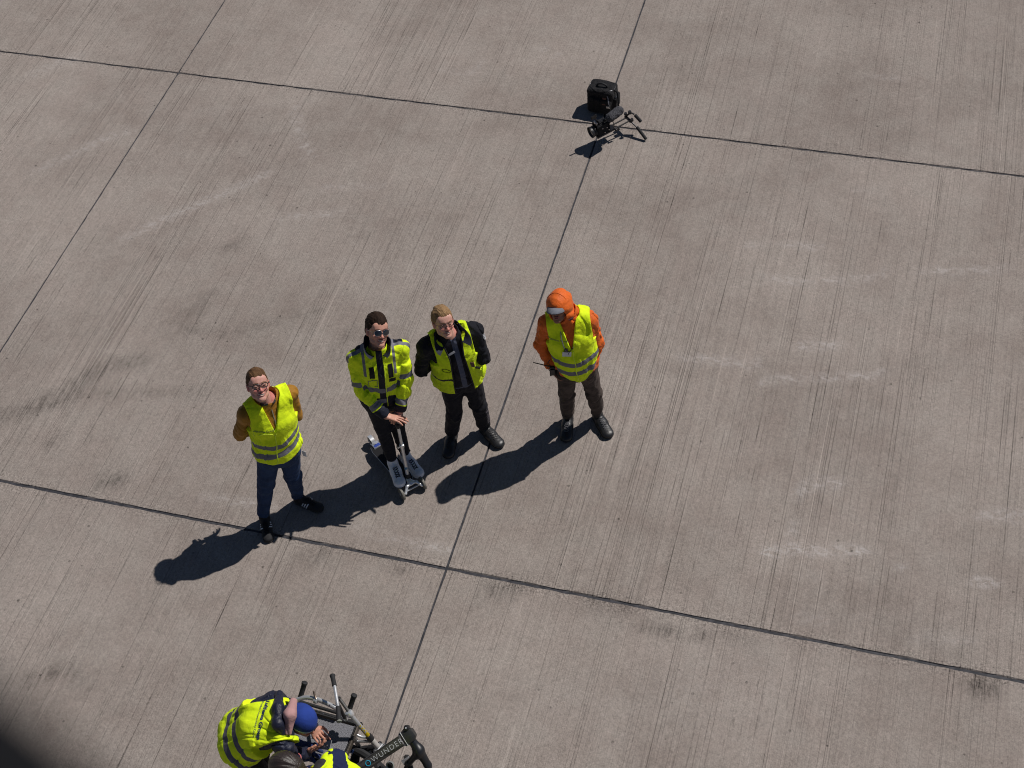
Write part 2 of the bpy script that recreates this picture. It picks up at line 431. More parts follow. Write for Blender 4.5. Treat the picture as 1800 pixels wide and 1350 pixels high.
class Vol:
    def __init__(s, lo, hi, h):
        s.h = h; s.lo = np.asarray(lo, float); s.n = np.ceil((np.asarray(hi) - s.lo) / h).astype(int) + 1
        s.ax = [(s.lo[i] + h * np.arange(s.n[i])).astype(np.float32) for i in range(3)]
        s.F = np.full(s.n, 1.0, np.float32)
    @classmethod
    def around(cls, prims, h, pad=0.03):
        lo = np.min([p[0] for p in prims], 0) - pad; hi = np.max([p[1] for p in prims], 0) + pad
        return cls(lo, hi, h)
    def _sl(s, lo, hi, pad):
        sl = []; co = []
        for i in range(3):
            a = max(int((lo[i] - pad - s.lo[i]) / s.h), 0); b = min(int((hi[i] + pad - s.lo[i]) / s.h) + 2, s.n[i])
            if b <= a: return None, None
            sl.append(slice(a, b)); sh = [1, 1, 1]; sh[i] = -1; co.append(s.ax[i][a:b].reshape(sh))
        return tuple(sl), co
    def add(s, p, k=0.015):
        sl, co = s._sl(p[0], p[1], k + 2.5 * s.h)
        if sl is None: return s
        d = p[2](*co); A = s.F[sl]
        if k > 0:
            hh = np.maximum(k - np.abs(A - d), 0) / k
            s.F[sl] = np.minimum(A, d) - hh * hh * k * 0.25
        else: s.F[sl] = np.minimum(A, d)
        return s
    def cut(s, p, k=0.004):
        sl, co = s._sl(p[0], p[1], k + 2.5 * s.h)
        if sl is None: return s
        d = -p[2](*co); A = s.F[sl]
        hh = np.maximum(k - np.abs(A - d), 0) / k
        s.F[sl] = np.maximum(A, d) + hh * hh * k * 0.25
        return s
    def pts(s, band=0.03):
        idx = np.nonzero(np.abs(s.F) < band)
        return idx, np.stack([s.ax[i][idx[i]] for i in range(3)], -1).astype(float)
    def clip(s, fn, band=0.03):
        """keep where fn(P) < 0"""
        idx = np.nonzero(s.F < band); P = np.stack([s.ax[i][idx[i]] for i in range(3)], -1).astype(float)
        s.F[idx] = np.maximum(s.F[idx], fn(P)); return s
    def disp(s, fn, band=0.025):
        idx, P = s.pts(band); s.F[idx] += fn(P).astype(np.float32); return s
    def nets(s):
        F = s.F; F[0] = F[-1] = 1; F[:, 0] = F[:, -1] = 1; F[:, :, 0] = F[:, :, -1] = 1
        S = F < 0; c = np.zeros(np.array(F.shape) - 1, np.int8)
        for a in (0, 1):
            for b in (0, 1):
                for d in (0, 1):
                    c += S[a:S.shape[0] - 1 + a, b:S.shape[1] - 1 + b, d:S.shape[2] - 1 + d]
        act = np.nonzero((c > 0) & (c < 8)); n = len(act[0])
        ids = np.full(c.shape, -1, np.int32); ids[act] = np.arange(n)
        acc = np.zeros((n, 3)); cnt = np.zeros(n)
        I = np.stack(act, -1)
        for axis in range(3):
            o1, o2 = [q for q in range(3) if q != axis]
            for a in (0, 1):
                for b in (0, 1):
                    A = I.copy(); A[:, o1] += a; A[:, o2] += b; B = A.copy(); B[:, axis] += 1
                    fa = F[A[:, 0], A[:, 1], A[:, 2]]; fb = F[B[:, 0], B[:, 1], B[:, 2]]
                    m = (fa < 0) != (fb < 0); t = fa[m] / (fa[m] - fb[m])
                    q = A[m].astype(float); q[:, axis] += t; acc[m] += q; cnt[m] += 1
        V = s.lo + s.h * acc / cnt[:, None]
        faces = []
        for axis in range(3):
            o1, o2 = (axis + 1) % 3, (axis + 2) % 3
            sl0 = [slice(None)] * 3; sl1 = [slice(None)] * 3
            sl0[axis] = slice(0, -1); sl1[axis] = slice(1, None)
            s0 = S[tuple(sl0)]; s1 = S[tuple(sl1)]
            for flip in (False, True):
                m = (s0 & ~s1) if not flip else (~s0 & s1)
                e = np.stack(np.nonzero(m), -1)
                e = e[(e[:, o1] > 0) & (e[:, o2] > 0) & (e[:, o1] < F.shape[o1] - 1) & (e[:, o2] < F.shape[o2] - 1)]
                q = []
                for a, b in ((-1, -1), (0, -1), (0, 0), (-1, 0)):
                    t = e.copy(); t[:, o1] += a; t[:, o2] += b; q.append(ids[t[:, 0], t[:, 1], t[:, 2]])
                q = np.stack(q, -1); faces.append(q[:, ::-1] if flip else q)
        Fq = np.concatenate(faces)
        Fq = Fq[(Fq >= 0).all(1)]
        return V, Fq

def relax(V, F, it=1, lam=0.5):
    for _ in range(it):
        acc = np.zeros_like(V); cnt = np.zeros(len(V))
        for i in range(F.shape[1]):
            for j in (1, F.shape[1] - 1):
                np.add.at(acc, F[:, i], V[F[:, (i + j) % F.shape[1]]]); np.add.at(cnt, F[:, i], 1)
        V = V + lam * (acc / np.maximum(cnt, 1)[:, None] - V)
    return V

def vol_obj(name, vol, mats, parent, base, attrs=None, col=None, it=1):
    V, Fq = vol.nets()
    if it: V = relax(V, Fq, it)
    me = mesh_np(name, V - base, Fq)
    if attrs:
        for k, fn in attrs.items(): set_attr(me, k, fn(V))
    if col is not None: set_col(me, 'col', col(V))
    o = link(name, me, parent, mats if isinstance(mats, (list, tuple)) else [mats])
    if parent is None: o.location = base
    return o

def segd(P, a, b):
    """distance to segment a-b and metres travelled along it"""
    a = np.asarray(a, float); b = np.asarray(b, float); ab = b - a; L = np.linalg.norm(ab)
    t = np.clip((P - a) @ ab / (L * L), 0, 1)
    return np.linalg.norm(P - a - t[:, None] * ab, axis=1), t * L

# swept tubes, boxes, lathes for hard parts ---------------------------------
class MB:
    def __init__(s): s.V = []; s.F = []; s.n = 0
    def raw(s, V, F):
        V = np.asarray(V, float); s.V.append(V); s.F += [tuple(int(i) + s.n for i in f) for f in F]; s.n += len(V); return s
    def tube(s, pts, r, seg=12, caps=True, up=None):
        pts = [np.asarray(p, float) for p in pts]; n = len(pts)
        rs = [r] * n if np.isscalar(r) else list(r)
        T = [nrm(pts[min(i + 1, n - 1)] - pts[max(i - 1, 0)]) for i in range(n)]
        u = orth(up if up is not None else ((0, 0, 1) if abs(T[0][2]) < .9 else (1, 0, 0)), T[0]); V = []
        for i in range(n):
            u = orth(u, T[i]); v = np.cross(T[i], u)
            for k in range(seg):
                a = 2 * math.pi * k / seg; V.append(pts[i] + rs[i] * (math.cos(a) * u + math.sin(a) * v))
        F = [(i * seg + k, i * seg + (k + 1) % seg, (i + 1) * seg + (k + 1) % seg, (i + 1) * seg + k) for i in range(n - 1) for k in range(seg)]
        if caps: F += [tuple(range(seg))[::-1], tuple((n - 1) * seg + k for k in range(seg))]
        return s.raw(V, F)
    def box(s, c, hs, ax=None, bev=0.0):
        ax = np.eye(3) if ax is None else np.asarray(ax, float); c = np.asarray(c, float)
        b = min(bev, min(hs) * .9)
        if b <= 0:
            V = [c + sx * hs[0] * ax[0] + sy * hs[1] * ax[1] + sz * hs[2] * ax[2] for sx in (-1, 1) for sy in (-1, 1) for sz in (-1, 1)]
            return s.raw(V, [(0, 1, 3, 2), (4, 6, 7, 5), (0, 4, 5, 1), (2, 3, 7, 6), (0, 2, 6, 4), (1, 5, 7, 3)])
        V = []; ring = [(-1, -1), (1, -1), (1, 1), (-1, 1)]
        for z, ins in ((-hs[2], b), (-hs[2] + b, 0), (hs[2] - b, 0), (hs[2], b)):
            for sx, sy in ring:
                for e in ((b, 0), (0, b)) if (sx * sy > 0) else ((0, b), (b, 0)):
                    V.append(c + sx * (hs[0] - ins - e[0]) * ax[0] + sy * (hs[1] - ins - e[1]) * ax[1] + z * ax[2])
        F = [(l * 8 + k, l * 8 + (k + 1) % 8, (l + 1) * 8 + (k + 1) % 8, (l + 1) * 8 + k) for l in range(3) for k in range(8)]
        F += [tuple(range(8))[::-1], tuple(24 + k for k in range(8))]
        return s.raw(V, F)
    def lathe(s, c, axis, prof, seg=28, ring=False):
        """prof: (radius, height along axis) pairs"""
        w_ = nrm(axis); u = orth((1, 0, 0) if abs(w_[0]) < .8 else (0, 1, 0), w_); v = np.cross(w_, u); c = np.asarray(c, float)
        V = [c + w_ * h + r * (math.cos(2 * math.pi * k / seg) * u + math.sin(2 * math.pi * k / seg) * v) for r, h in prof for k in range(seg)]
        n = len(prof)
        F = [(i * seg + k, i * seg + (k + 1) % seg, (i + 1) * seg + (k + 1) % seg, (i + 1) * seg + k) for i in range(n - 1) for k in range(seg)]
        if ring: F += [((n - 1) * seg + k, (n - 1) * seg + (k + 1) % seg, (k + 1) % seg, k) for k in range(seg)]; return s.raw(V, F)
        if prof[0][0] > 1e-4: F.append(tuple(range(seg))[::-1])
        if prof[-1][0] > 1e-4: F.append(tuple((n - 1) * seg + k for k in range(seg)))
        return s.raw(V, F)
    def obj(s, name, mat, parent, base, smooth=True):
        V = np.concatenate(s.V) - base
        me = mesh_np(name, V, s.F, smooth)
        if smooth:
            me.set_sharp_from_angle(angle=math.radians(40))
        o = link(name, me, parent, [mat])
        if parent is None: o.location = base
        return o

def smooth_path(pts, n=8):
    pts = [np.asarray(p, float) for p in pts]; P = [2 * pts[0] - pts[1]] + pts + [2 * pts[-1] - pts[-2]]; out = []
    for i in range(1, len(P) - 2):
        for k in range(n):
            t = k / n
            out.append(0.5 * ((2 * P[i]) + (-P[i - 1] + P[i + 1]) * t + (2 * P[i - 1] - 5 * P[i] + 4 * P[i + 1] - P[i + 2]) * t * t + (-P[i - 1] + 3 * P[i] - 3 * P[i + 1] + P[i + 2]) * t ** 3))
    out.append(pts[-1]); return out

def thing(name, label, cat, base, group=None):
    o = bpy.data.objects.new(name, None); COL.objects.link(o); o.location = base; o.empty_display_size = 0.1
    return tag(o, label, cat, group)

def text_on(name, body, size, origin, xdir, ydir, mat, parent, base, target=None, tol=0.15, lift=0.0025, bold=0.0, spacing=1.0, align='CENTER'):
    """flat lettering laid on a surface; with a target mesh (V, F) it follows the surface's folds"""
    cu = bpy.data.curves.new(name, 'FONT'); cu.body = body; cu.size = size; cu.align_x = align; cu.align_y = 'CENTER'
    cu.offset = bold; cu.space_character = spacing; cu.resolution_u = 3; cu.extrude = 0.0
    ob = bpy.data.objects.new(name, cu); COL.objects.link(ob)
    dg = bpy.context.evaluated_depsgraph_get()
    me = bpy.data.meshes.new_from_object(ob.evaluated_get(dg))
    bpy.data.objects.remove(ob)
    if target is not None:
        import bmesh
        bm = bmesh.new(); bm.from_mesh(me)
        bmesh.ops.triangulate(bm, faces=bm.faces)
        for _ in range(3):
            es = [e for e in bm.edges if e.calc_length() > 0.012]
            if not es: break
            bmesh.ops.subdivide_edges(bm, edges=es, cuts=1)
            bmesh.ops.triangulate(bm, faces=bm.faces)
        bm.to_mesh(me); bm.free()
    x = nrm(xdir); y = orth(ydir, x); z = np.cross(x, y)
    for v in me.vertices:
        p = np.asarray(origin) + x * v.co.x + y * v.co.y
        if target is not None:
            h = target.ray_cast(Vector(p + z * tol), Vector(-z), 2 * tol)
            if h[0] is not None: p = np.array(h[0]) + np.array(h[1]) * lift
        v.co = Vector(p - base)
    me.update()
    return link(name, me, parent, [mat])
def bvh_of(o):
    me = o.data; off = Vector(o.parent.location) if o.parent else Vector(o.location)
    return BVHTree.FromPolygons([v.co + off for v in me.vertices], [tuple(p.vertices) for p in me.polygons])

# ------------------------------------------------------------------ materials
def cloth(name, col, layers=(), rough=0.8, weave=0.25, fold=0.3, fscale=14, sheen=0.02, spec=0.2, var=0.12, trans=0.0):
    s = NT(name); v = s.coord()
    n = s.noise(v, 9, 4, 0.6)
    c = s.mix(s.mapr(n, 0.3, 0.7), tuple(x * (1 - var) for x in col), tuple(min(x * (1 + var), 0.95) for x in col))
    r = rough
    for a, lc, lr in layers:
        m = s.mapr(s.attr(a), -0.001, 0.001)
        c = s.mix(m, c, lc)
        mr = s.add('ShaderNodeMix', data_type='FLOAT'); s.put(mr.inputs[0], m); s.put(mr.inputs[2], r); s.put(mr.inputs[3], lr); r = mr.outputs[0]
    b1 = s.bump(s.noise(s.coord(), fscale, 5, 0.55, 0.6), fold, 0.03)
    b2 = s.bump(s.noise(v, 420, 2), weave, 0.002, b1)
    s.b.inputs['Sheen Weight'].default_value = sheen
    return s.out(c, r, b2, spec=spec)

def skin_mat():
    s = NT('skin'); v = s.coord(); c = s.attr('col', 'Color')
    n = s.noise(v, 60, 4); c = s.mix(s.mapr(n, 0.35, 0.7, 0, 0.22), c, s.mix(1.0, c, (0.80, 0.52, 0.46), 'MULTIPLY'))
    s.b.inputs['Subsurface Weight'].default_value = 0.10
    s.b.inputs['Subsurface Radius'].default_value = (0.6, 0.2, 0.1); s.b.inputs['Subsurface Scale'].default_value = 0.01
    return s.out(c, 0.48, s.bump(s.noise(v, 180, 3), 0.2, 0.001), spec=0.4)

def hair_mat(name, c1, c2):
    s = NT(name); n = s.noise(s.coord(scale=(1, 1, 0.3)), 240, 4, 0.8, 1.5)
    n2 = s.noise(s.coord(), 30, 3)
    c = s.mix(s.mapr(n, 0.3, 0.7), c1, c2); c = s.mix(s.mapr(n2, 0.35, 0.7, 0, 0.5), c, c1)
    return s.out(c, 0.65, s.bump(n, 0.9, 0.004), spec=0.12)

LIME = (0.69, 0.90, 0.013)
TAPE = (0.155, 0.155, 0.18)
M = {}
M['skin'] = skin_mat()
M['black_plastic'] = plain('black_plastic', (0.016, 0.016, 0.018), 0.42, spec=0.5, bump=0.1)
M['matt_black'] = plain('matt_black', (0.014, 0.014, 0.016), 0.8, spec=0.2, bump=0.3)
M['rubber'] = plain('rubber', (0.022, 0.022, 0.024), 0.72, spec=0.3, bump=0.3)
M['chrome'] = plain('polished_alloy', (0.68, 0.69, 0.71), 0.30, 0.65, bump=0.05, bscale=60)
M['alloy'] = plain('brushed_alloy', (0.50, 0.51, 0.53), 0.38, 0.6, bump=0.12, bscale=200)
M['dark_metal'] = plain('dark_metal', (0.05, 0.05, 0.055), 0.35, 0.8)
M['lens'] = plain('sunglass_lens', (0.012, 0.014, 0.02), 0.08, 0.0, spec=0.9)
M['white'] = plain('white_leather', (0.74, 0.75, 0.80), 0.5, bump=0.2)
M['paper'] = plain('white_card', (0.62, 0.64, 0.68), 0.5)
M['steel_ring'] = plain('steel', (0.45, 0.45, 0.46), 0.3, 1.0)
M['charcoal_knit'] = plain('charcoal_knit', (.03, .028, .03), .85, bump=.4)
M['navy'] = plain('navy_cloth', (.012, .014, .028), .75, bump=.5, bscale=60, spec=.3)
M['lime_trim'] = plain('lime_trim', (.72, .88, .05), .7)
M['print_blue'] = plain('print_blue', (.02, .03, .09), .6)
M['shoe_black'] = plain('black_suede', (.018, .018, .020), .75, bump=.4, spec=.3)
M['shoe_sole_dark'] = plain('dark_gum_sole', (.03, .028, .028), .6, bump=.2)
M['tape_grey'] = plain('tape_grey', TAPE, .45)
M['lime_cloth'] = plain('lime_cloth', (.60, .78, .014), .8, bump=.3)
M['brown_leather'] = plain('brown_leather', (.10, .045, .03), .6, bump=.2)
M['boot_leather'] = plain('boot_leather', (.016, .016, .018), .42, bump=.35, bscale=90, spec=.5)
M['scarf_red'] = plain('dull_red_scarf', (.10, .035, .045), .85, bump=.5)
M['lace_grey'] = plain('grey_laces', (.10, .10, .11), .7)
M['black_trouser'] = cloth('black_trouser', (.011, .011, .013), rough=.8, fold=.4)
M['glove_blue'] = plain('blue_fleece', (.015, .028, .11), .9, bump=.6)
M['frame_black'] = plain('powder_black', (.017, .017, .018), .5, bump=.1)

# ------------------------------------------------------------------ people
def cam_basis(p):
    t = nrm(np.array([0, 0, CAM_H]) - p)          # towards the viewer
    r = orth(RIGHT, t); d = np.cross(-t, r)       # right x down x away
    if d @ DOWN < 0: d = -d
    return r, d, t

def img_vec(p, r_, d_, sgn=1):
    r, d, t = cam_basis(p); q = max(1 - r_ * r_ - d_ * d_, 0) ** 0.5
    return nrm(r * r_ + d * d_ + t * q * sgn)

class Head:
    """local frame: x to the person's left, y forward, z up; origin between the ears"""
    def __init__(s, c, fwd, up, sc=1.0):
        s.c = np.asarray(c, float); s.y = nrm(fwd); s.z = orth(up, s.y); s.x = np.cross(s.z, s.y) * -1
        # right-handed: x = y cross z ; the person's left is -x of that, the face is symmetric
        s.x = np.cross(s.y, s.z); s.sc = sc
        s.R = np.stack([s.x, s.y, s.z])
    def w(s, x, y, z): return s.c + s.sc * (s.x * x + s.y * y + s.z * z)
    def loc(s, P): return (P - s.c) @ s.R.T / s.sc
    def prims(s):
        k = s.sc; E = lambda c, r: ell(s.w(*c), tuple(q * k for q in r), s.R)
        C = lambda a, b, r0, r1: ecap(s.w(*a), s.w(*b), s.x, tuple(q * k for q in (r0 if not np.isscalar(r0) else (r0, r0))), tuple(q * k for q in (r1 if not np.isscalar(r1) else (r1, r1))))
        add = [(E((0, -.014, .030), (.075, .095, .088)), .0), (C((0, .030, .030), (0, .052, -.062), (.060, .052), (.041, .036)), .03),
               (E((0, .074, -.092), (.022, .019, .018)), .018)]
        for q in (-1, 1):
            add += [(C((q * .052, .008, -.030), (q * .043, .018, -.064), .018, .016), .03), (C((q * .043, .018, -.066), (q * .012, .068, -.094), .015, .014), .02),
                    (E((q * .040, .064, -.022), (.022, .018, .018)), .02), (C((q * .012, .088, .030), (q * .042, .076, .028), .009, .008), .014)]
        add += [(E((0, .070, .060), (.055, .022, .030)), .03)]
        cut = [(E((q * .031, .100, .010), (.017, .016, .011)), .012) for q in (-1, 1)]
        add2 = [(C((0, .086, .014), (0, .108, -.024), .007, .0105), .010)]
        for q in (-1, 1):
            add2 += [(E((q * .011, .098, -.027), (.0085, .010, .007)), .006), (E((q * .031, .079, .009), (.0135, .0125, .0120)), .003),
                     (E((q * .078, -.006, -.002), (.009, .019, .031)), .006), (C((q * .084, -.012, .020), (q * .080, .004, -.024), .006, .005), .004)]
        add2 += [(E((0, .089, -.050), (.026, .011, .005)), .004), (E((0, .087, -.064), (.021, .011, .006)), .004)]
        return add, cut, add2

def mulc(c, f): return np.array(c) * f
def face_colour(h, skin, brow, smile=True, ruddy=0.5):
    def fn(P):
        q = h.loc(P); x, y, z = q.T; ax = np.abs(x); n = len(P)
        c = np.tile(np.array(skin), (n, 1))
        inh = (np.linalg.norm(q, axis=1) < .2) & (z > -.14)
        def put(m, col, a=1.0):
            m = m & inh; c[m] = c[m] * (1 - a) + np.array(col) * a
        # cheeks, nose and ears run redder
        g = np.exp(-(((ax - .036) / .020) ** 2 + ((z + .022) / .018) ** 2)) * (y > .03) + np.exp(-((x / .014) ** 2 + ((z + .02) / .02) ** 2)) * (y > .09) + ((ax > .074) & inh) * .8
        c = c * (1 - ruddy * .5 * g[:, None] * np.array([0.1, .9, .8]))
        if brow is not None: put((np.abs(z - .029 - .15 * (.03 - np.abs(ax - .03))) < .0042) & (ax > .012) & (ax < .050) & (y > .05), brow, .85)
        e = (((ax - .031) / .0125) ** 2 + ((z - .008) / .0032) ** 2 < 1) & (y > .07)
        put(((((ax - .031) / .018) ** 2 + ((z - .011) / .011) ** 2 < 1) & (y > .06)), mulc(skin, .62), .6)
        put(e, (.34, .28, .25)); put(e & (np.abs(ax - .031) < .0058), (.05, .045, .04))
        m = ((x / .033) ** 2 + ((z + .057) / .0130) ** 2 < 1) & (y > .07)
        put(m, (.42, .13, .11), .75)
        if smile:
            cu = z + .0565 - .10 * (ax / .026) ** 2 * .06
            t = ((x / .026) ** 2 + (cu / .0066) ** 2 < 1) & (y > .07)
            put(t, (.52, .46, .40))
        else:
            put((np.abs(z + .057) < .0025) & (ax < .022) & (y > .07), (.14, .04, .04))
        put((((ax - .007) / .004) ** 2 + ((z + .033) / .003) ** 2 < 1) & (y > .085), mulc(skin, .25))
        return c
    return fn

def hand_prims(wr, d, nrm_palm, side, curl=(.5, .5, .6, .7), spread=.12, thumb=0.6, sc=1.0, first=0.45):
    """wr wrist, d finger direction, nrm_palm the way the palm faces, side=+1 puts the thumb on +cross"""
    d = nrm(d); n = orth(nrm_palm, d); l = np.cross(n, d) * side      # towards the thumb
    P = [(ecap(wr - d * .03, wr + d * .015, l, (.029 * sc, .020 * sc), (.030 * sc, .019 * sc)), .02),
         (ecap(wr + d * .015, wr + d * .082 * sc, l, (.030 * sc, .015 * sc), (.041 * sc, .013 * sc)), .015)]
    root = wr + d * .088 * sc; lens = [(.044, .026, .020), (.049, .030, .021), (.045, .028, .020), (.035, .021, .018)]
    for i in range(4):
        off = (.031 - .0205 * i) * sc; a = curl[i] * first; p = root + l * off - d * (.004 * abs(i - 1.2)) * sc
        dir0 = nrm(d + l * spread * (1.5 - i) * .5); r = (.0092, .0094, .0090, .0080)[i] * sc
        ang = a
        for j in range(3):
            dd = dir0 * math.cos(ang) + n * math.sin(ang); q = p + dd * lens[i][j] * sc
            P.append((ecap(p, q, l, r, r * .92), .004)); p = q; r *= .92; ang += curl[i] * (.9 if j == 0 else .6)
    p = wr + d * .022 * sc + l * .026 * sc
    q = p + nrm(d * .75 + l * .75 + n * .25) * .045 * sc; P.append((ecap(p, q, l, .014 * sc, .0115 * sc), .012))
    q2 = q + nrm(d * (1 - .2 * thumb) + l * (.35 - .5 * thumb) + n * (.35 * thumb)) * .034 * sc; P.append((ecap(q, q2, l, .0112 * sc, .0098 * sc), .005))
    q3 = q2 + nrm(d * 1 + l * (.15 - .6 * thumb) + n * (.5 * thumb)) * .026 * sc; P.append((ecap(q2, q3, l, .0100 * sc, .0085 * sc), .004))
    return P

class Person:
    """skeleton in world metres; J keys: pelvis chest neck shL shR elL elR wrL wrR hipL hipR knL knR anL anR toL toR"""
    def __init__(s, J, head, build=1.0):
        s.J = {k: np.asarray(v, float) for k, v in J.items()}; s.h = head; J = s.J; s.b = build
        s.up = nrm(J['neck'] - J['pelvis']); s.lat = orth(J['shL'] - J['shR'], s.up)
        s.fr = np.cross(s.lat, s.up)      # the way the chest faces
        s.T = np.linalg.norm(J['neck'] - J['pelvis'])
        s.base = np.array([(J['anL'][0] + J['anR'][0]) / 2, (J['anL'][1] + J['anR'][1]) / 2, 0.0])
    def bf(s, P):
        q = P - s.J['pelvis']; return q @ s.lat, q @ s.fr, q @ s.up
    def torso(s, e=0.0, flare=0.0, low=-.10, belly=0.0, shoulder=True, sh_r=.058):
        J = s.J; b = s.b; pe, ch, nk = J['pelvis'], J['chest'], J['neck']; lh = J['hipL'] - J['hipR']; u1 = nrm(ch - pe)
        w_ = pe + (ch - pe) * .45; f = s.fr
        P = [(ecap(pe + u1 * low, pe + u1 * .03, lh, (.158 * b + e + flare, .112 * b + e + flare), (.160 * b + e + flare * .6, .115 * b + e + flare * .6), flat=.06), .03),
             (ecap(pe + u1 * .03, w_ + f * belly * .5, s.lat, (.158 * b + e + flare * .6, .114 * b + e), (.146 * b + e + flare * .3, .106 * b + e + belly)), .05),
             (ecap(w_ + f * belly * .5, ch + f * .01, s.lat, (.146 * b + e + flare * .3, .106 * b + e + belly), (.165 * b + e, .112 * b + e)), .05),
             (ecap(ch + f * .01, ch + (nk - ch) * .72, s.lat, (.165 * b + e, .112 * b + e), (.150 * b + e, .078 * b + e)), .05)]
        if shoulder:
            P += [(ecap(J['shR'], ch + (nk - ch) * .80, f, sh_r + e * .8, (.062 + e * .7)), .05), (ecap(J['shL'], ch + (nk - ch) * .80, f, sh_r + e * .8, (.062 + e * .7)), .05)]
        return P
    def arm(s, side, e=0.0, ec=None, to=1.0):
        J = s.J; ec = e if ec is None else ec; a, b, c = J['sh' + side], J['el' + side], J['wr' + side]
        return [(ecap(a, b, None, .052 + e, .042 + e), .03), (ecap(b, b + (c - b) * to, None, .042 + e, .027 + ec), .03)]
    def leg(s, side, e=0.0, ec=None, to=1.0, kn=0.0):
        J = s.J; ec = e if ec is None else ec; a, b, c = J['hip' + side], J['kn' + side], J['an' + side]
        return [(ecap(a, b, s.lat, .084 * s.b + e, .056 + e + kn), .04), (ecap(b, b + (c - b) * to, s.lat, .055 + e + kn, .036 + ec), .03)]
    def body(s, skin, brow, hands, smile=True, ruddy=.5, label=None):
        J = s.J; pr = s.torso(-.014) + s.arm('L', -.004) + s.arm('R', -.004) + s.leg('L', -.014, -.002) + s.leg('R', -.014, -.002)
        for q in 'LR':
            d = orth(J['to' + q] - J['an' + q], (0, 0, 1)); a = J['an' + q]
            pr.append((ecap(a + np.array([0, 0, -.045]) - d * .02, a + d * .14 + np.array([0, 0, -.070]), np.cross(d, (0, 0, 1)), (.026, .028), (.028, .012)), .02))
        h = s.h; pr.append((ecap(J['neck'] - s.up * .03, h.w(0, -.018, -.055), h.x, .064, .056), .03))
        a1, cu, a2 = h.prims(); hp = hands
        vol = Vol.around([p for p, _ in pr + a1 + a2 + hp], .0036)
        for p, k in pr + a1: vol.add(p, k)
        for p, k in cu: vol.cut(p, k)
        for p, k in a2 + hp: vol.add(p, k)
        o = vol_obj('person', vol, M['skin'], None, s.base, col=face_colour(h, skin, brow, smile, ruddy))
        s.root = o; tag(o, label, 'person'); return o
    def hair(s, mat, thick=.012, top=.03, seed=1, line=.062, side=-.01, back=-.058, recede=0.0, tuft=.008, name='hair'):
        h = s.h; P = [(ell(h.w(0, -.016, .034), tuple(q * h.sc for q in (.0755 + thick * .55, .095 + thick, .086 + thick + top * .35)), h.R), .0), (ell(h.w(0, .022, .070), tuple(q * h.sc for q in (.060, .064 + thick * .5, .050 + thick + top * .25)), h.R), .02),
                      (ell(h.w(0, -.045, -.004), tuple(q * h.sc for q in (.066 + thick * .4, .066 + thick * .7, .070)), h.R), .02)]
        vol = Vol.around([p for p, _ in P], .0030)
        for p, k in P: vol.add(p, k)
        def dsp(W):
            q = h.loc(W); sx = q[:, 0] + .25 * q[:, 1]; n = vnoise(np.stack([sx * 150, q[:, 1] * 34, q[:, 2] * 60], -1), seed) - .5; n2 = vnoise(np.stack([sx * 60, q[:, 1] * 18, q[:, 2] * 26], -1), seed + 3) - .5
            return -(n * tuft * .6 + n2 * tuft)
        vol.disp(dsp, .03)
        def keep(W):
            q = h.loc(W); x, y, z = q.T; ax = np.abs(x); n = (vnoise(q * 150, seed + 5) - .5) * .016 + (vnoise(q * 60, seed + 6) - .5) * .010
            # hair line: on the forehead above 'line', in front of the ears above 'side', at the nape above 'back'
            front = line + recede * np.clip(1 - np.abs(ax - .045) / .03, 0, 1) - .25 * np.clip(ax - .05, 0, 1)
            t = np.clip((y + .01) / .075, 0, 1); lim = back + (front - back) * t ** .55
            lim = np.where((y < .02) & (y > -.03) & (ax > .05), np.maximum(lim, side + .03), lim)
            return (lim - z + n)
        vol.clip(keep)
        return vol_obj(name, vol, mat, s.root, s.base, it=0)
    def collar_cut(s, r=.075, k=.0):
        return ecap(s.J['neck'] - s.up * .03, s.J['neck'] + s.up * .25 + s.fr * .05, s.lat, r, r + .03)

def wrinkle(per, amp=.006, seed=0, sc=(9, 9, 5), arms=True):
    """cloth folds: drapes on the trunk, rings where the arm bends"""
    J = per.J
    def fn(P):
        u, v, t = per.bf(P); q = np.stack([u * sc[0] + .3 * np.sin(t * 9 + seed), v * sc[1], t * sc[2]], -1)
        w1 = np.stack([u * 17 + 5 * vnoise(P * 5, seed + 31), v * 17, t * 5 + 6 * u], -1)
        d = ridge(q + 7 * seed, seed) * amp * .6 + np.clip(ridge(w1, seed + 3) - .35, 0, 1) * amp * 1.1 + (fbm(q * 1.7 + 3, seed + 5) - .5) * amp * 1.6
        if arms:
            for sd in 'LR':
                for a, b in (('sh', 'el'), ('el', 'wr')):
                    dist, l = segd(P, J[a + sd], J[b + sd]); w_ = np.clip(1 - dist / .10, 0, 1) * (dist < .10)
                    m = (np.abs(u) > .15) | (dist < .085)
                    near = 1 - np.abs(l / np.linalg.norm(J[a + sd] - J[b + sd]) - (1 if a == 'sh' else 0)) * .7
                    ring = ridge(np.stack([l * 19 + u * 7, u * 12, v * 12 + l * 4], -1) + seed * 3, seed + 9) * (.3 + vnoise(P * 10, seed + 2))
                    d = d + np.where(m, ring * amp * 1.0 * near * np.clip(w_ * 3, 0, 1), 0)
        return d
    return fn

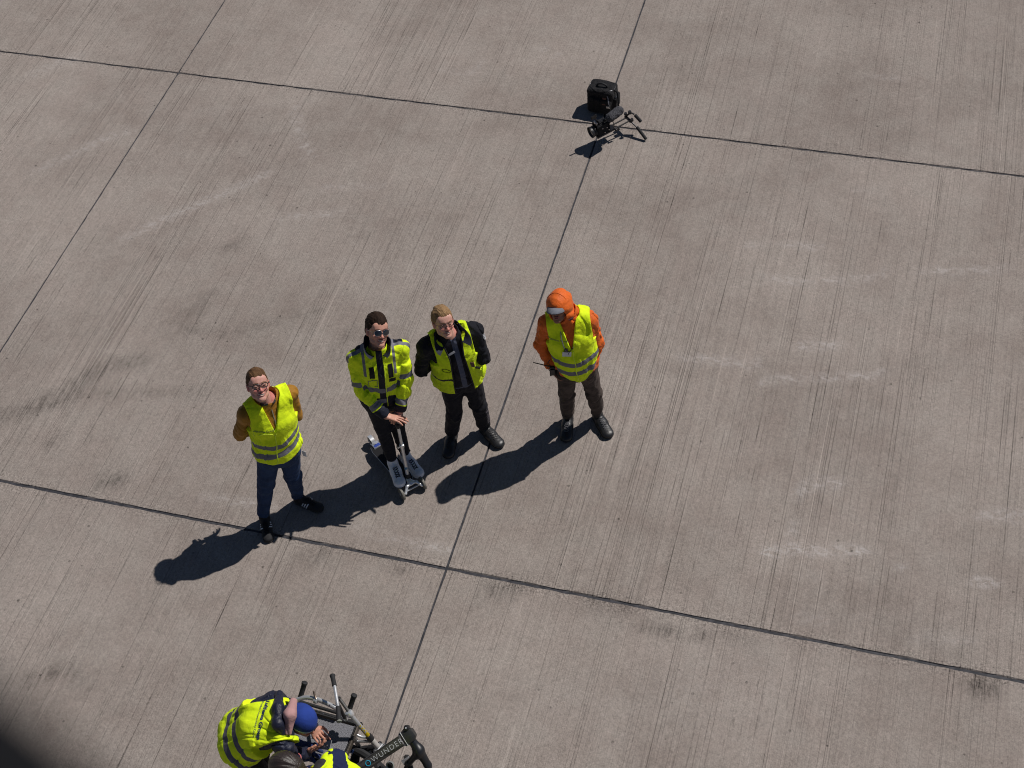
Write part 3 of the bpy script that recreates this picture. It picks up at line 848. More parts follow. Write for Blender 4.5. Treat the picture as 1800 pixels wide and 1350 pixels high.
def leg_wrinkle(per, amp=.005, seed=0, stack=1.0):
    J = per.J
    def fn(P):
        d = (fbm(P * np.array([14, 14, 7]), seed) - .5) * amp * 1.4
        for sd in 'LR':
            d1, l1 = segd(P, J['hip' + sd], J['kn' + sd]); d2, l2 = segd(P, J['kn' + sd], J['an' + sd]); m = np.minimum(d1, d2) < .13
            L1 = np.linalg.norm(J['hip' + sd] - J['kn' + sd]); L2 = np.linalg.norm(J['kn' + sd] - J['an' + sd])
            s = np.where(d1 < d2, l1, L1 + l2)
            kn = np.exp(-((s - L1) / .09) ** 2); an = np.exp(-((s - L1 - L2) / .10) ** 2) * stack; hp = np.exp(-(s / .10) ** 2)
            r = ridge(np.stack([s * 19 + 7 * (P[:, 0] + P[:, 1]), P[:, 0] * 13 + s * 3, P[:, 1] * 13], -1), seed + 4) * (.4 + vnoise(P * 9, seed + 8))
            d = d + np.where(m, r * amp * (.25 + .9 * kn + 1.3 * an + .6 * hp), 0)
        return d
    return fn

def make_trousers(per, mat, e=.014, ec=.022, seed=0, amp=.005, to=.97, top=.12, attrs=None, stack=1.0, name='trousers', h=.0045):
    J = per.J; pr = per.leg('L', e, ec, to) + per.leg('R', e, ec, to)
    pe = J['pelvis']; u = nrm(J['chest'] - pe)
    pr.append((ecap(pe - u * .07, pe + u * .04, J['hipL'] - J['hipR'], (.158 * per.b + e, .114 * per.b + e), (.152 * per.b + e, .108 * per.b + e)), .05))
    vol = Vol.around([p for p, _ in pr], h)
    for p, k in pr: vol.add(p, k)
    vol.disp(leg_wrinkle(per, amp, seed, stack), .02)
    # hems end flat
    for q in 'LR':
        a, b = J['kn' + q], J['an' + q]; w_ = nrm(b - a); e_ = a + (b - a) * (to + .02)
        vol.clip(lambda P, a=a, w_=w_, e_=e_, b=b: np.where(segd(P, a, b)[0] < .14, (P - e_) @ w_, -1.0))
    return vol_obj(name, vol, mat, per.root, per.base, attrs=attrs)

def make_jacket(per, mat, e=.02, ec=.018, hem=-.06, flare=.0, seed=1, amp=.006, neck_r=.068, to=.93, collar=None, attrs=None, name='jacket', h=.0045, belly=0.0, extra=None, sh_r=.058, arm_k=.024):
    J = per.J; pr = per.torso(e, flare, low=hem, belly=belly, sh_r=sh_r) + per.arm('L', e, ec, to) + per.arm('R', e, ec, to)
    if collar: pr.append((ecap(J['neck'] - per.up * .03, J['neck'] + per.up * collar[0] + per.fr * .012, per.lat, (collar[1] + .012, collar[1] + .006), (collar[1], collar[1])), .025))
    if extra: pr += extra
    vol = Vol.around([p for p, _ in pr], h)
    na = len(per.torso(e))
    for i, (p, k) in enumerate(pr): vol.add(p, k if i < na or i >= na + 4 else arm_k)
    vol.disp(wrinkle(per, amp, seed), .02)
    vol.cut(per.collar_cut(neck_r), .004)
    lowp = J['pelvis'] + nrm(J['chest'] - J['pelvis']) * (hem - .02)
    uu = nrm(J['chest'] - J['pelvis'])
    arms = [(J['el' + q], J['wr' + q]) for q in 'LR']
    def hemcut(P):
        u, v, t = per.bf(P); d = (lowp - P) @ uu
        m = np.ones(len(P), bool)
        for a, b in arms: m &= segd(P, a, b)[0] > .085
        return np.where(m & (t < .1), d, -1.0)
    vol.clip(hemcut)
    for q in 'LR':
        a, b = J['el' + q], J['wr' + q]; w_ = nrm(b - a); e_ = a + (b - a) * (to + .03)
        vol.clip(lambda P, a=a, w_=w_, e_=e_, b=b: np.where((segd(P, a, b)[0] < .08), (P - e_) @ w_, -1.0))
    return vol_obj(name, vol, mat, per.root, per.base, attrs=attrs)

def make_vest(per, mat, e=.034, hem=-.10, flare=.02, seed=2, amp=.006, arm_u=.165, vneck=(.06, .0), open_=None, attrs=None, name='safety_vest', belly=0.0, h=.0042, shift=0.0, neck_r=.080, hemf=None, side_gap=None):
    """sleeveless; vneck = (half width at the collar, height above the pelvis where the V closes)"""
    J = per.J; pr = per.torso(e, flare, low=hem, belly=belly, sh_r=.060)
    vol = Vol.around([p for p, _ in pr], h)
    for p, k in pr: vol.add(p, k)
    vol.disp(wrinkle(per, amp, seed, (8, 8, 4), arms=False), .02)
    T = per.T; vz = vneck[1]
    def shape(P):
        u, v, t = per.bf(P); n = (vnoise(P * 14, seed) - .5) * .01
        # arm holes: lower down the vest reaches the sides, at the shoulder it ends at arm_u
        a = np.abs(u) - (arm_u + n + .10 * np.clip((T * .62 - t) / .08, 0, 1))
        # neck opening
        hw = np.clip((t - vz) / (T - vz), 0, 2) * vneck[0]
        b = np.where((v > -.02) & (t > vz), hw - np.abs(u - shift * (1 - (t / T))), -1.0)
        c = (hem + (hemf(u, v) if hemf is not None else 0) - .02) - t + n
        r = np.maximum(a, np.maximum(b, c))
        if open_ is not None: r = np.maximum(r, np.where(v > 0, open_(t) - np.abs(u - shift * (1 - t / T)), -1.0))
        return r
    vol.clip(shape)
    vol.cut(per.collar_cut(neck_r), .004)
    return vol_obj(name, vol, mat, per.root, per.base, attrs=attrs)

def band(per, t0, wd, amp=.006, dip=0.0, side=0.0):
    def fn(P):
        u, v, t = per.bf(P); w_ = (vnoise(P * 11, 3) - .5) * amp * 2
        c = t0 - dip * np.clip(1 - np.abs(u) / .12, 0, 1) * (v > 0) + side * u
        return wd / 2 - np.abs(t - c + w_)
    return fn
def amax(*fs): return lambda P: np.max([f(P) for f in fs], 0)
def arm_band(per, bone, l0, wd, sides='LR', lim=.085):
    """stripe round a sleeve: bone 'up' or 'lo', l0 metres from its start"""
    def fn(P):
        r = np.full(len(P), -1.0)
        for q in sides:
            a, b = (per.J['sh' + q], per.J['el' + q]) if bone == 'up' else (per.J['el' + q], per.J['wr' + q])
            d, l = segd(P, a, b); ax = nrm(b - a); l = (P - a) @ ax
            r = np.maximum(r, np.where(d < lim, wd / 2 - np.abs(l - l0), -1.0))
        return r
    return fn

def make_shoe(per, side, mat_up, mat_sole, L=.29, W=.050, H=.085, boot=0.0, lace=None, stripes=None, seed=0, lift=0.0, name='shoe', toe_r=.0):
    J = per.J; an = J['an' + side]; d = orth(J['to' + side] - an, (0, 0, 1)); z0 = an[2] - .10 + lift
    heel = np.array([an[0], an[1], z0]) - d * .055; lat = np.cross(d, (0, 0, 1)); up = np.array([0, 0, 1.]); tip = heel + d * L
    R = np.stack([lat, d, up])
    P = [(ecap(heel + d * .045 + up * .045, heel + d * (L * .48) + up * .045, lat, (W * .74, .045), (W * .84, .044)), .0),
         (ecap(heel + d * (L * .45) + up * .038, heel + d * (L - W * .95) + up * .030, lat, (W * .88, .040), (W * .96, .027), flat=W * .95), .03),
         (ecap(an + up * (-.03), an + up * (.005 + boot), lat, .043, .043 + boot * .05), .03)]
    if toe_r: P.append((ell(heel + d * (L - .055) + up * .036, (W * .95, .05, .034)), .02))
    vol = Vol.around([p for p, _ in P], .0036)
    for p, k in P: vol.add(p, k)
    vol.disp(lambda Q: (fbm(Q * 40, seed) - .5) * .003, .02)
    vol.clip(lambda Q: (z0 + .012) - Q[:, 2])
    if boot <= 0: vol.cut(ecap(an + up * .0, an + up * .1, lat, .034, .036), .003)
    o = vol_obj(name, vol, mat_up, per.root, per.base)
    # sole
    S = [(ecap(heel + d * W * .8 + up * .012, heel + d * (L * .45) + up * .012, lat, (W * .86, .016), (W * .86, .016), flat=W * .86), .0),
         (ecap(heel + d * (L * .45) + up * .012, heel + d * (L - W) + up * .012, lat, (W * .90, .016), (W * 1.02, .016), flat=W * 1.04), .02)]
    vs = Vol.around([p for p, _ in S], .0036)
    for p, k in S: vs.add(p, k)
    vs.clip(lambda Q: (z0 + .001) - Q[:, 2]); vs.clip(lambda Q: Q[:, 2] - (z0 + .024))
    vol_obj('sole', vs, mat_sole, o, per.base)
    bv = bvh_of(o)
    def surf(u, f, hgt=.2, lift_=.002, s=0):
        p = heel + d * f + lat * u + up * hgt
        if s:   # from the side
            p = heel + d * f + lat * s * .2 + up * u; r = bv.ray_cast(Vector(p), Vector(-lat * s), .3)
        else: r = bv.ray_cast(Vector(p), Vector(-up), .4)
        if r[0] is None: return None
        return np.array(r[0]) + np.array(r[1]) * lift_
    if lace is not None:
        mb = MB(); n = 5
        for i in range(n):
            f0 = L * (.46 + .062 * i); f1 = f0 + L * .05
            for q in (-1, 1):
                pts = [surf(q * .019 + (-q * .038) * t, f0 + (f1 - f0) * t, lift_=.003) for t in (0, .25, .5, .75, 1)]
                if all(p is not None for p in pts): mb.tube(pts, .0026, 6)
        if mb.n: mb.obj('laces', lace, o, per.base)
    if stripes is not None:
        for sd in (-1, 1):
            mb = MB()
            for i in range(3):
                rows = []
                for t in np.linspace(0, 1, 7):
                    f = L * (.36 + .075 * i) + .022 * t; u0 = .024 + .048 * t
                    a = surf(u0, f - .0055, s=sd, lift_=.0016); b = surf(u0, f + .0055, s=sd, lift_=.0016)
                    if a is None or b is None: continue
                    rows.append((a, b))
                V = [p for r in rows for p in r]
                if len(rows) > 1: mb.raw(V, [(2 * k, 2 * k + 1, 2 * k + 3, 2 * k + 2) for k in range(len(rows) - 1)])
            if mb.n: mb.obj('side_stripes', stripes, o, per.base)
    return o

def make_glasses(per, frame_mat, lens=None, w_=.024, hgt=.016, r=.0018, y=.108, z=.011, drop=0.0, name='glasses'):
    h = per.h; mb = MB()
    for q in (-1, 1):
        ring = []
        for k in range(25):
            a = 2 * math.pi * k / 24; cx, cz = math.cos(a), math.sin(a)
            sx = abs(cx) ** .7 * (1 if cx > 0 else -1) * w_; sz = abs(cz) ** .75 * (1 if cz > 0 else -1) * hgt
            if drop and cz < 0: sz *= 1 + drop
            ring.append(h.w(q * .031 + sx, y - .012 * ((sx + q * .031) / .055) ** 2 * 1.0, z + sz))
        mb.tube(ring, r * h.sc, 6, caps=False)
        e = h.w(q * (.031 + w_), y - .016, z + hgt * .45); mb.tube([e, h.w(q * .074, y - .03, z + hgt * .5), h.w(q * .083, .0, z + .006), h.w(q * .084, -.022, z - .008)], r * h.sc, 6)
    mb.tube([h.w(-.008, y, z + .004), h.w(0, y + .003, z + .007), h.w(.008, y, z + .004)], r * h.sc, 6)
    o = mb.obj(name, frame_mat, per.root, per.base)
    if lens is not None:
        for q in (-1, 1):
            V = [h.w(q * .031, y + .002, z)]
            for k in range(24):
                a = 2 * math.pi * k / 24; cx, cz = math.cos(a), math.sin(a)
                sx = abs(cx) ** .7 * (1 if cx > 0 else -1) * w_; sz = abs(cz) ** .75 * (1 if cz > 0 else -1) * hgt
                if drop and cz < 0: sz *= 1 + drop
                V.append(h.w(q * .031 + sx, y - .012 * ((sx + q * .031) / .055) ** 2, z + sz))
            V2 = [v - h.y * .0015 for v in V]
            m2 = MB().raw(V + V2, [(0, 1 + k, 1 + (k + 1) % 24) for k in range(24)] + [(25, 26 + (k + 1) % 24, 26 + k) for k in range(24)] + [(1 + k, 26 + k, 26 + (k + 1) % 24, 1 + (k + 1) % 24) for k in range(24)])
            m2.obj('lens', lens, o, per.base)
    return o

def collar_piece(per, mat, r0=.078, r1=.088, hgt=.07, gap=.5, thick=.011, lean=.02, name='collar', flap=0.0, seed=0, wob=.006, back=0.0):
    """a stand-up collar round the neck, open by 'gap' radians at the front; flap folds its front corners outwards"""
    c0 = per.J['neck'] - per.up * .025 + per.fr * .005; c1 = c0 + per.up * hgt + per.fr * lean; V = []; F = []; n = 40; m = 6
    for lay in (0, 1):
        for i in range(n + 1):
            a = gap + (2 * math.pi - 2 * gap) * i / n; e = min(i, n - i) / n
            for j in range(m + 1):
                t = j / m; c = c0 + (c1 - c0) * t; r = r0 + (r1 - r0) * t + (thick if lay else 0) + flap * t * t * np.exp(-(e / .10) ** 2) + wob * math.sin(5 * a + seed) * t
                r -= thick * .5 * lay * (t > .99)
                V.append(c + (per.fr * math.cos(a) * .95 + per.lat * math.sin(a)) * r - per.up * flap * .55 * t * np.exp(-(e / .10) ** 2) + per.up * back * t * (1 - abs(math.cos(a / 2))))
    N = (n + 1) * (m + 1); I = lambda l, i, j: l * N + i * (m + 1) + j
    for i in range(n):
        for j in range(m): F += [(I(0, i, j), I(0, i, j + 1), I(0, i + 1, j + 1), I(0, i + 1, j)), (I(1, i, j), I(1, i + 1, j), I(1, i + 1, j + 1), I(1, i, j + 1))]
        F.append((I(0, i, m), I(1, i, m), I(1, i + 1, m), I(0, i + 1, m)))
    for j in range(m): F += [(I(0, 0, j), I(1, 0, j), I(1, 0, j + 1), I(0, 0, j + 1)), (I(0, n, j), I(0, n, j + 1), I(1, n, j + 1), I(1, n, j))]
    return MB().raw(V, F).obj(name, mat, per.root, per.base)

def chest_ray(per, bv, lift=.003):
    def f(u, t, lift=lift):
        p = per.J['pelvis'] + per.lat * u + per.up * t; r = bv.ray_cast(Vector(p + per.fr * .4), Vector(-per.fr), .5)
        return np.array(r[0]) + np.array(r[1]) * lift if r[0] is not None else p + per.fr * .14
    return f
def patch(f, u0, t0, u1, t1, n=5, m=5):
    """a cloth rectangle laid over the chest"""
    V = [f(u0 + (u1 - u0) * i / n, t0 + (t1 - t0) * j / m) for i in range(n + 1) for j in range(m + 1)]
    return V, [(i * (m + 1) + j, (i + 1) * (m + 1) + j, (i + 1) * (m + 1) + j + 1, i * (m + 1) + j + 1) for i in range(n) for j in range(m)]

def show(J, name):
    d = lambda a, b: round(float(np.linalg.norm(np.asarray(J[a]) - np.asarray(J[b]))), 2)
    print('BONES', name, 'thigh', d('hipL', 'knL'), d('hipR', 'knR'), 'shin', d('knL', 'anL'), d('knR', 'anR'), 'uparm', d('shL', 'elL'), d('shR', 'elR'), 'fore', d('elL', 'wrL'), d('elR', 'wrR'),
          'shw', d('shL', 'shR'), 'trunk', d('pelvis', 'neck'), 'pelvis', np.round(J['pelvis'], 2), 'neck', np.round(J['neck'], 2))


# ------------------------------------------------------------------ the man in the mustard jacket
def person_mustard():
    J = dict(anR=at(463, 905, .10), toR=at(471, 943, .03), anL=at(524, 871, .10), toL=at(552, 889, .03),
             hipR=at(473, 796, .92), hipL=at(506, 788, .92), shR=at(434, 727, 1.44), shL=at(509, 691, 1.46))
    J['knR'] = at(467, 852, .52); J['knL'] = at(515, 838, .52)
    J['pelvis'] = (J['hipR'] + J['hipL']) / 2 + np.array([0, 0, .06])
    J['neck'] = (J['shR'] + J['shL']) / 2 + np.array([0, 0, .065]); J['chest'] = J['pelvis'] * .38 + J['neck'] * .62
    J['elR'] = on_ray(421, 764, J['shR'], .29, near=False); J['elL'] = on_ray(519, 727, J['shL'], .29, near=False)
    lat = orth(J['shL'] - J['shR'], (0, 0, 1)); fr = np.cross(lat, (0, 0, 1)); bk = J['pelvis'] - fr * .19 + np.array([0, 0, .12])
    J['wrR'] = bk - lat * .06; J['wrL'] = bk + lat * .05 + np.array([0, 0, .05])
    show(J, 'p1')
    hc = at(454, 678, 1.665)
    h = Head(hc, img_vec(hc, .17, .12), -img_vec(hc, .22, .975), 1.02)
    per = Person(J, h)
    hands = hand_prims(J['wrR'], nrm(lat * .9 + np.array([0, 0, -.45])), -fr, 1, (.5, .6, .7, .8)) + hand_prims(J['wrL'], nrm(-lat * .9 + np.array([0, 0, -.35])), -fr, -1, (.5, .6, .7, .8))
    per.body((.58, .31, .25), (.20, .11, .06), hands, ruddy=.9,
             label='man in mustard jacket, lime vest and blue jeans looking up, hands behind back')
    per.hair(hair_mat('light_brown_hair', (.055, .028, .014), (.20, .11, .052)), thick=.008, top=.035, seed=2, line=.070, recede=.014, tuft=.010)
    make_trousers(per, cloth('blue_denim', (.017, .038, .098), rough=.85, fold=.35, var=.25), e=.014, ec=.017, seed=3, amp=.007, to=.93)
    mj = cloth('mustard_cloth', (.33, .155, .018), rough=.6, fold=.4, sheen=.05)
    jk = make_jacket(per, mj, e=.018, ec=.020, hem=-.05, flare=.0, seed=5, amp=.010, neck_r=.066, collar=(.050, .076), sh_r=.060)
    collar_piece(per, M['charcoal_knit'], r0=.066, r1=.064, hgt=.045, gap=.25, name='shirt_collar')
    v = make_vest(per, cloth('lime_vest_one', LIME, [('tape', TAPE, .45)], fold=.35), e=.036, hem=-.035, flare=.010, seed=6, amp=.011, arm_u=.178,
                  vneck=(.064, per.T * .58), shift=-.055, neck_r=.092, hemf=lambda u, v: .30 * np.clip(u - .0, 0, .2) * (v > -.02) - .02 * (u < 0),
                  attrs={'tape': amax(band(per, .165, .05, dip=.03, side=.12), band(per, .065, .05, dip=.01, side=.16))})
    bv = bvh_of(v)
    # front edge binding, the pocket, small print
    def sp(u, t, lift=.003):
        p = J['pelvis'] + per.lat * u + per.up * t; r = bv.ray_cast(Vector(p + per.fr * .4), Vector(-per.fr), .5)
        return np.array(r[0]) + np.array(r[1]) * lift if r[0] is not None else p + per.fr * .16
    mb = MB(); mb.tube([sp(-.052 * (1 - t / per.T) + .003 * math.sin(k), t) for k, t in enumerate(np.linspace(-.04, per.T * .57, 14))], .0035, 6)
    mb.obj('front_binding', M['lime_trim'], v, per.base)
    mb = MB(); mb.tube([sp(-.03, .28), sp(-.05, .31), sp(-.10, .325), sp(-.145, .31)], .0028, 6).tube([sp(-.03, .28), sp(-.035, .20)], .0025, 6)
    mb.obj('chest_pocket', M['lime_trim'], v, per.base)
    text_on('printed_words', 'Lufthansa Group', .024, sp(-.105, .345), per.lat, per.up, M['print_blue'], v, per.base, bv)
    mb = MB(); bj = bvh_of(jk)
    def sj(u, t):
        p = J['pelvis'] + per.lat * u + per.up * t; r = bj.ray_cast(Vector(p + per.fr * .4), Vector(-per.fr), .5)
        return np.array(r[0]) + np.array(r[1]) * .003 if r[0] is not None else p
    mb.tube([sj(.0, t) for t in np.linspace(per.T * .45, per.T * .93, 9)], .004, 6); mb.obj('zip', M['steel_ring'], jk, per.base)
    for q in 'RL':
        make_shoe(per, q, M['shoe_black'], M['shoe_sole_dark'], L=.285, W=.048, lace=M['matt_black'], stripes=M['paper'], seed=4)
    make_glasses(per, M['black_plastic'], w_=.0255, hgt=.0165, r=.0030)
    # card and keys hanging at the hip
    mb = MB(); c = J['hipL'] + per.lat * .10 + per.fr * .075 + np.array([0, 0, -.05]); ax = np.stack([nrm(per.lat * .6 + per.fr * .8), nrm(per.lat * .8 - per.fr * .6), np.array([0, 0, 1.])])
    mb.box(c, (.018, .003, .034), ax, .002); mb.obj('hip_card', M['paper'], per.root, per.base)
person_mustard()


# ------------------------------------------------------------------ the man leaning on the kick scooter
def person_scooter():
    J = dict(anR=at(689, 808, .20), toR=at(701, 843, .13), anL=at(712, 797, .10), toL=at(728, 822, .03),
             hipR=at(657, 699, .98), hipL=at(687, 693, .98), shR=at(626, 629, 1.49), shL=at(704, 613, 1.50))
    J['knR'] = at(673, 752, .60); J['knL'] = at(696, 742, .57)
    J['pelvis'] = (J['hipR'] + J['hipL']) / 2 + np.array([0, 0, .06])
    J['neck'] = (J['shR'] + J['shL']) / 2 + np.array([0, 0, .075]); J['chest'] = J['pelvis'] * .38 + J['neck'] * .62
    J['wrR'] = at(678, 731, .975); J['wrL'] = at(703, 722, .96)
    J['elR'] = joint(633, 684, J['shR'], .30, J['wrR'], .28); J['elL'] = joint(713, 668, J['shL'], .30, J['wrL'], .27)
    show(J, 'p2')
    hc = at(663, 582, 1.725)
    h = Head(hc, img_vec(hc, .36, .22), -img_vec(hc, .14, .985), 1.02)
    per = Person(J, h)
    dn = np.array([0, 0, -1.])
    hands = hand_prims(J['wrR'], at(713, 738, .945) - J['wrR'], dn + .25 * per.fr, -1, (.32, .25, .25, .35), spread=.25, first=.4) \
        + hand_prims(J['wrL'], at(689, 741, .90) - J['wrL'], dn - .1 * per.fr, 1, (1.1, 1.15, 1.2, 1.2), first=.6)
    per.body((.58, .31, .23), (.05, .03, .022), hands, ruddy=.5,
             label='smiling dark-haired man in sunglasses and lime jacket leaning on the kick scooter')
    per.hair(hair_mat('dark_brown_hair', (.010, .006, .005), (.05, .027, .016)), thick=.010, top=.055, seed=12, line=.068, tuft=.010)
    make_trousers(per, cloth('black_denim', (.012, .013, .019), rough=.8, fold=.35), e=.010, ec=.014, seed=13, amp=.006, to=.94)
    T = per.T
    def split(P):
        u, v, t = per.bf(P); q = np.sqrt((u / .188) ** 2 + (v / .142) ** 2)
        armd = np.min([segd(P, J['sh' + q_], J['el' + q_])[0] for q_ in 'LR'] + [segd(P, J['el' + q_], J['wr' + q_])[0] for q_ in 'LR'], 0)
        return u, v, t, (q > 1.10) & (armd < .10)
    def navy(P):
        u, v, t, arm = split(P); sl = arm_band(per, 'lo', .26, .10, lim=.10)(P)
        body = np.maximum(np.minimum(.025 - np.abs(u - .004), v), (.085 - t)); yoke = np.minimum(t - (T - .02), .045 - np.abs(v + .02))
        return np.where(arm, sl, np.maximum(body, yoke))
    def tape(P):
        u, v, t, arm = split(P); sl = np.maximum(arm_band(per, 'up', .225, .05, lim=.10)(P), arm_band(per, 'lo', .175, .05, lim=.10)(P))
        a = np.abs(u); b = band(per, .185, .05, dip=.02)(P); st = np.minimum(.011 - np.abs(a - .118), np.minimum(t - T * .66, .35))
        ep = np.minimum(.018 - np.abs(v - .012), a - .088); top = np.where(t > T - .12, ep, -1)
        pk = np.minimum(.021 - np.abs(t - .05), .04 - a) * (v > 0) - (v <= 0)
        return np.maximum(np.where(arm, sl, np.maximum(b, pk)), np.where(~arm | (t > T - .12), np.maximum(st * (v > -.05) - (v <= -.05), top), -1))
    hv = cloth('lime_work_jacket', LIME, [('navy', (.012, .014, .026), .7), ('tape', (.17, .17, .20), .4)], fold=.45, rough=.65)
    jk = make_jacket(per, hv, e=.026, ec=.027, hem=-.03, flare=.004, arm_k=.010, seed=15, amp=.013, neck_r=.064, collar=(.03, .078), to=.96, attrs={'navy': navy, 'tape': tape}, sh_r=.058)
    collar_piece(per, M['navy'], r0=.082, r1=.100, hgt=.125, gap=.36, flap=.070, seed=1)
    bv = bvh_of(jk); f = chest_ray(per, bv)
    for (u0, t0, u1, t1) in ((-.085, T * .62, -.045, T * .82), (.062, T * .60, .100, T * .84)):
        V, F = patch(f, u0, t0, u1, t1); MB().raw(V, F).obj('pocket_flap', M['matt_black'], jk, per.base)
    V, F = patch(f, .062, T * .50, .115, T * .58); MB().raw(V, F).obj('pocket_flap', M['matt_black'], jk, per.base)
    mb = MB(); mb.tube([f(.034 + .002 * math.sin(3 * k), t, .004) for k, t in enumerate(np.linspace(-.02, T * .86, 16))], .0035, 6); mb.obj('zip_edge', M['lime_trim'], jk, per.base)
    mb = MB(); mb.tube([f(u, T * .57, .003) for u in np.linspace(-.10, -.03, 5)] + [f(-.03, T * .40, .003), f(-.10, T * .40, .003), f(-.10, T * .57, .003)], .0022, 6); mb.obj('pocket_seam', M['tape_grey'], jk, per.base)
    for q in 'RL':
        make_shoe(per, q, M['white'], M['white'], L=.295, W=.052, lace=M['matt_black'], seed=14, lift=0.0)
    make_glasses(per, M['steel_ring'], M['lens'], w_=.0265, hgt=.0195, r=.0016, drop=.25, name='sunglasses')
    return per
P2 = person_scooter()

# ------------------------------------------------------------------ the fair-haired man with the open vest
def person_open_vest():
    J = dict(anR=at(794, 756, .11), toR=at(790, 790, .03), anL=at(851, 746, .11), toL=at(873, 776, .03),
             hipR=at(791, 666, .91), hipL=at(824, 658, .91), shR=at(749, 608, 1.43), shL=at(832, 582, 1.45))
    J['knR'] = at(799, 722, .49); J['knL'] = at(842, 712, .49)
    J['pelvis'] = (J['hipR'] + J['hipL']) / 2 + np.array([0, 0, .06])
    J['neck'] = (J['shR'] + J['shL']) / 2 + np.array([0, 0, .065]); J['chest'] = J['pelvis'] * .38 + J['neck'] * .62
    J['elR'] = on_ray(740, 651, J['shR'], .29, near=False); J['elL'] = on_ray(850, 628, J['shL'], .29, near=False)
    lat = orth(J['shL'] - J['shR'], (0, 0, 1)); fr = np.cross(lat, (0, 0, 1)); bk = J['pelvis'] - fr * .18 + np.array([0, 0, .06])
    J['wrR'] = bk - lat * .08; J['wrL'] = bk + lat * .06 + np.array([0, 0, .05])
    show(J, 'p3')
    hc = at(779, 567, 1.64)
    h = Head(hc, img_vec(hc, .32, .30), -img_vec(hc, .28, .96), .99)
    per = Person(J, h)
    hands = hand_prims(J['wrR'], nrm(lat * .9 + np.array([0, 0, -.45])), -fr, 1, (.5, .6, .7, .8)) + hand_prims(J['wrL'], nrm(-lat * .9 + np.array([0, 0, -.35])), -fr, -1, (.5, .6, .7, .8))
    per.body((.61, .34, .27), (.32, .18, .09), hands, ruddy=.7, label='fair-haired man in glasses with an open vest over dark clothes, hands behind back')
    per.hair(hair_mat('fair_hair', (.15, .075, .032), (.44, .29, .15)), thick=.009, top=.045, seed=22, line=.070, recede=.01, tuft=.009)
    plaid = lambda P: np.where((np.abs(segd(P, J['knL'], J['anL'])[1] - .17) < .13) & (((P - J['knL']) @ nrm(per.lat - .2 * per.fr)) > .028), np.sin(P[:, 2] * 190) * .004 - .0005, -1)
    make_trousers(per, cloth('dark_work_trousers', (.011, .011, .016), [('plaid', (.10, .085, .10), .8)], rough=.8, fold=.4), e=.014, ec=.030, seed=23, amp=.011, to=.95, attrs={'plaid': plaid})
    T = per.T
    def strip(P):
        u, v, t = per.bf(P); return np.where((v > 0), np.maximum(.021 - np.abs(u - .012), np.minimum(.012 - np.abs(t + .035), .13 - np.abs(u))), -1)
    jk = make_jacket(per, cloth('dark_shirt_and_jacket', (.0095, .010, .015), [('strip', (.085, .095, .14), .8)], rough=.8, fold=.45, fscale=18), e=.026, ec=.028, hem=-.03, seed=25, amp=.011, neck_r=.064,
                     collar=(.045, .074), attrs={'strip': strip}, belly=.015, to=.95)
    V0 = lambda t: np.interp(t, [-.2, .0, T * .4, T * .75, T], [.075, .072, .062, .052, .070])
    v = make_vest(per, cloth('lime_vest_two', (.60, .78, .014), [('dark', (.02, .02, .022), .6)], fold=.45), e=.046, hem=-.055, flare=.020, seed=26, amp=.011, arm_u=.155,
                  vneck=(.07, T * .9), open_=V0, neck_r=.088, belly=.018, attrs={'dark': lambda P: np.where((per.bf(P)[1] > 0), np.maximum(np.minimum(.012 - np.abs(per.bf(P)[2] - .17 - .25 * (per.bf(P)[0])), -.075 - per.bf(P)[0]), .006 - np.abs(np.abs(per.bf(P)[0]) - V0(per.bf(P)[2]) - .005)), -1)})
    bv = bvh_of(v); f = chest_ray(per, bv)
    collar_piece(per, M['navy'], r0=.080, r1=.106, hgt=.085, gap=.62, flap=.105, seed=2)
    # open chest pocket standing off the left panel, pens and a card in it
    c = f(.128, .14, .012); ax = np.stack([nrm(per.lat * .8 + per.fr * .5), nrm(per.fr * .8 - per.lat * .5), per.up])
    MB().box(c, (.042, .016, .052), ax, .006).obj('side_pocket', M['lime_cloth'], v, per.base)
    MB().box(c + per.up * .048, (.034, .011, .012), ax, .003).obj('pocket_lining', M['matt_black'], v, per.base)
    MB().box(f(.105, .26, .006), (.016, .006, .030), ax, .002).obj('pocket_card', M['brown_leather'], v, per.base)
    mb = MB(); ri = [f(-.105 + .03 * math.cos(a), .27 + .022 * math.sin(a), .003) for a in np.linspace(0, 2 * math.pi, 19)]; mb.tube(ri, .0018, 5, caps=False)
    mb.obj('printed_emblem', M['matt_black'], v, per.base)
    # name card clipped to the shirt, arm badge, grey cuff
    fj = chest_ray(per, bvh_of(jk), .004)
    ax2 = np.stack([nrm(per.lat + .35 * per.up), per.fr, nrm(per.up - .35 * per.lat)])
    MB().box(fj(-.028, T * .80, .008), (.030, .002, .014), ax2, .001).obj('name_card', M['paper'], per.root, per.base)
    mb = MB(); a, b = J['shL'], J['elL']; mid = a + (b - a) * .20; o = nrm(per.lat + .55 * per.fr + .3 * per.up); o = orth(o, b - a)
    r = bvh_of(jk).ray_cast(Vector(mid + o * .2), Vector(-o), .3); p = np.array(r[0]) + o * .003 if r[0] is not None else mid + o * .08
    w_ = orth(b - a, o); s_ = np.cross(o, w_); ring = [p + w_ * .030 * math.cos(q) + s_ * .017 * math.sin(q) for q in np.linspace(0, 2 * math.pi, 21)]
    mb.tube(ring, .0022, 5, caps=False)
    for k in (-1, 0, 1): mb.tube([p + w_ * .014 * k - s_ * .009, p + w_ * (.014 * k + .006), p + w_ * .014 * k + s_ * .009], .0016, 5)
    mb.obj('arm_badge', M['paper'], jk, per.base)
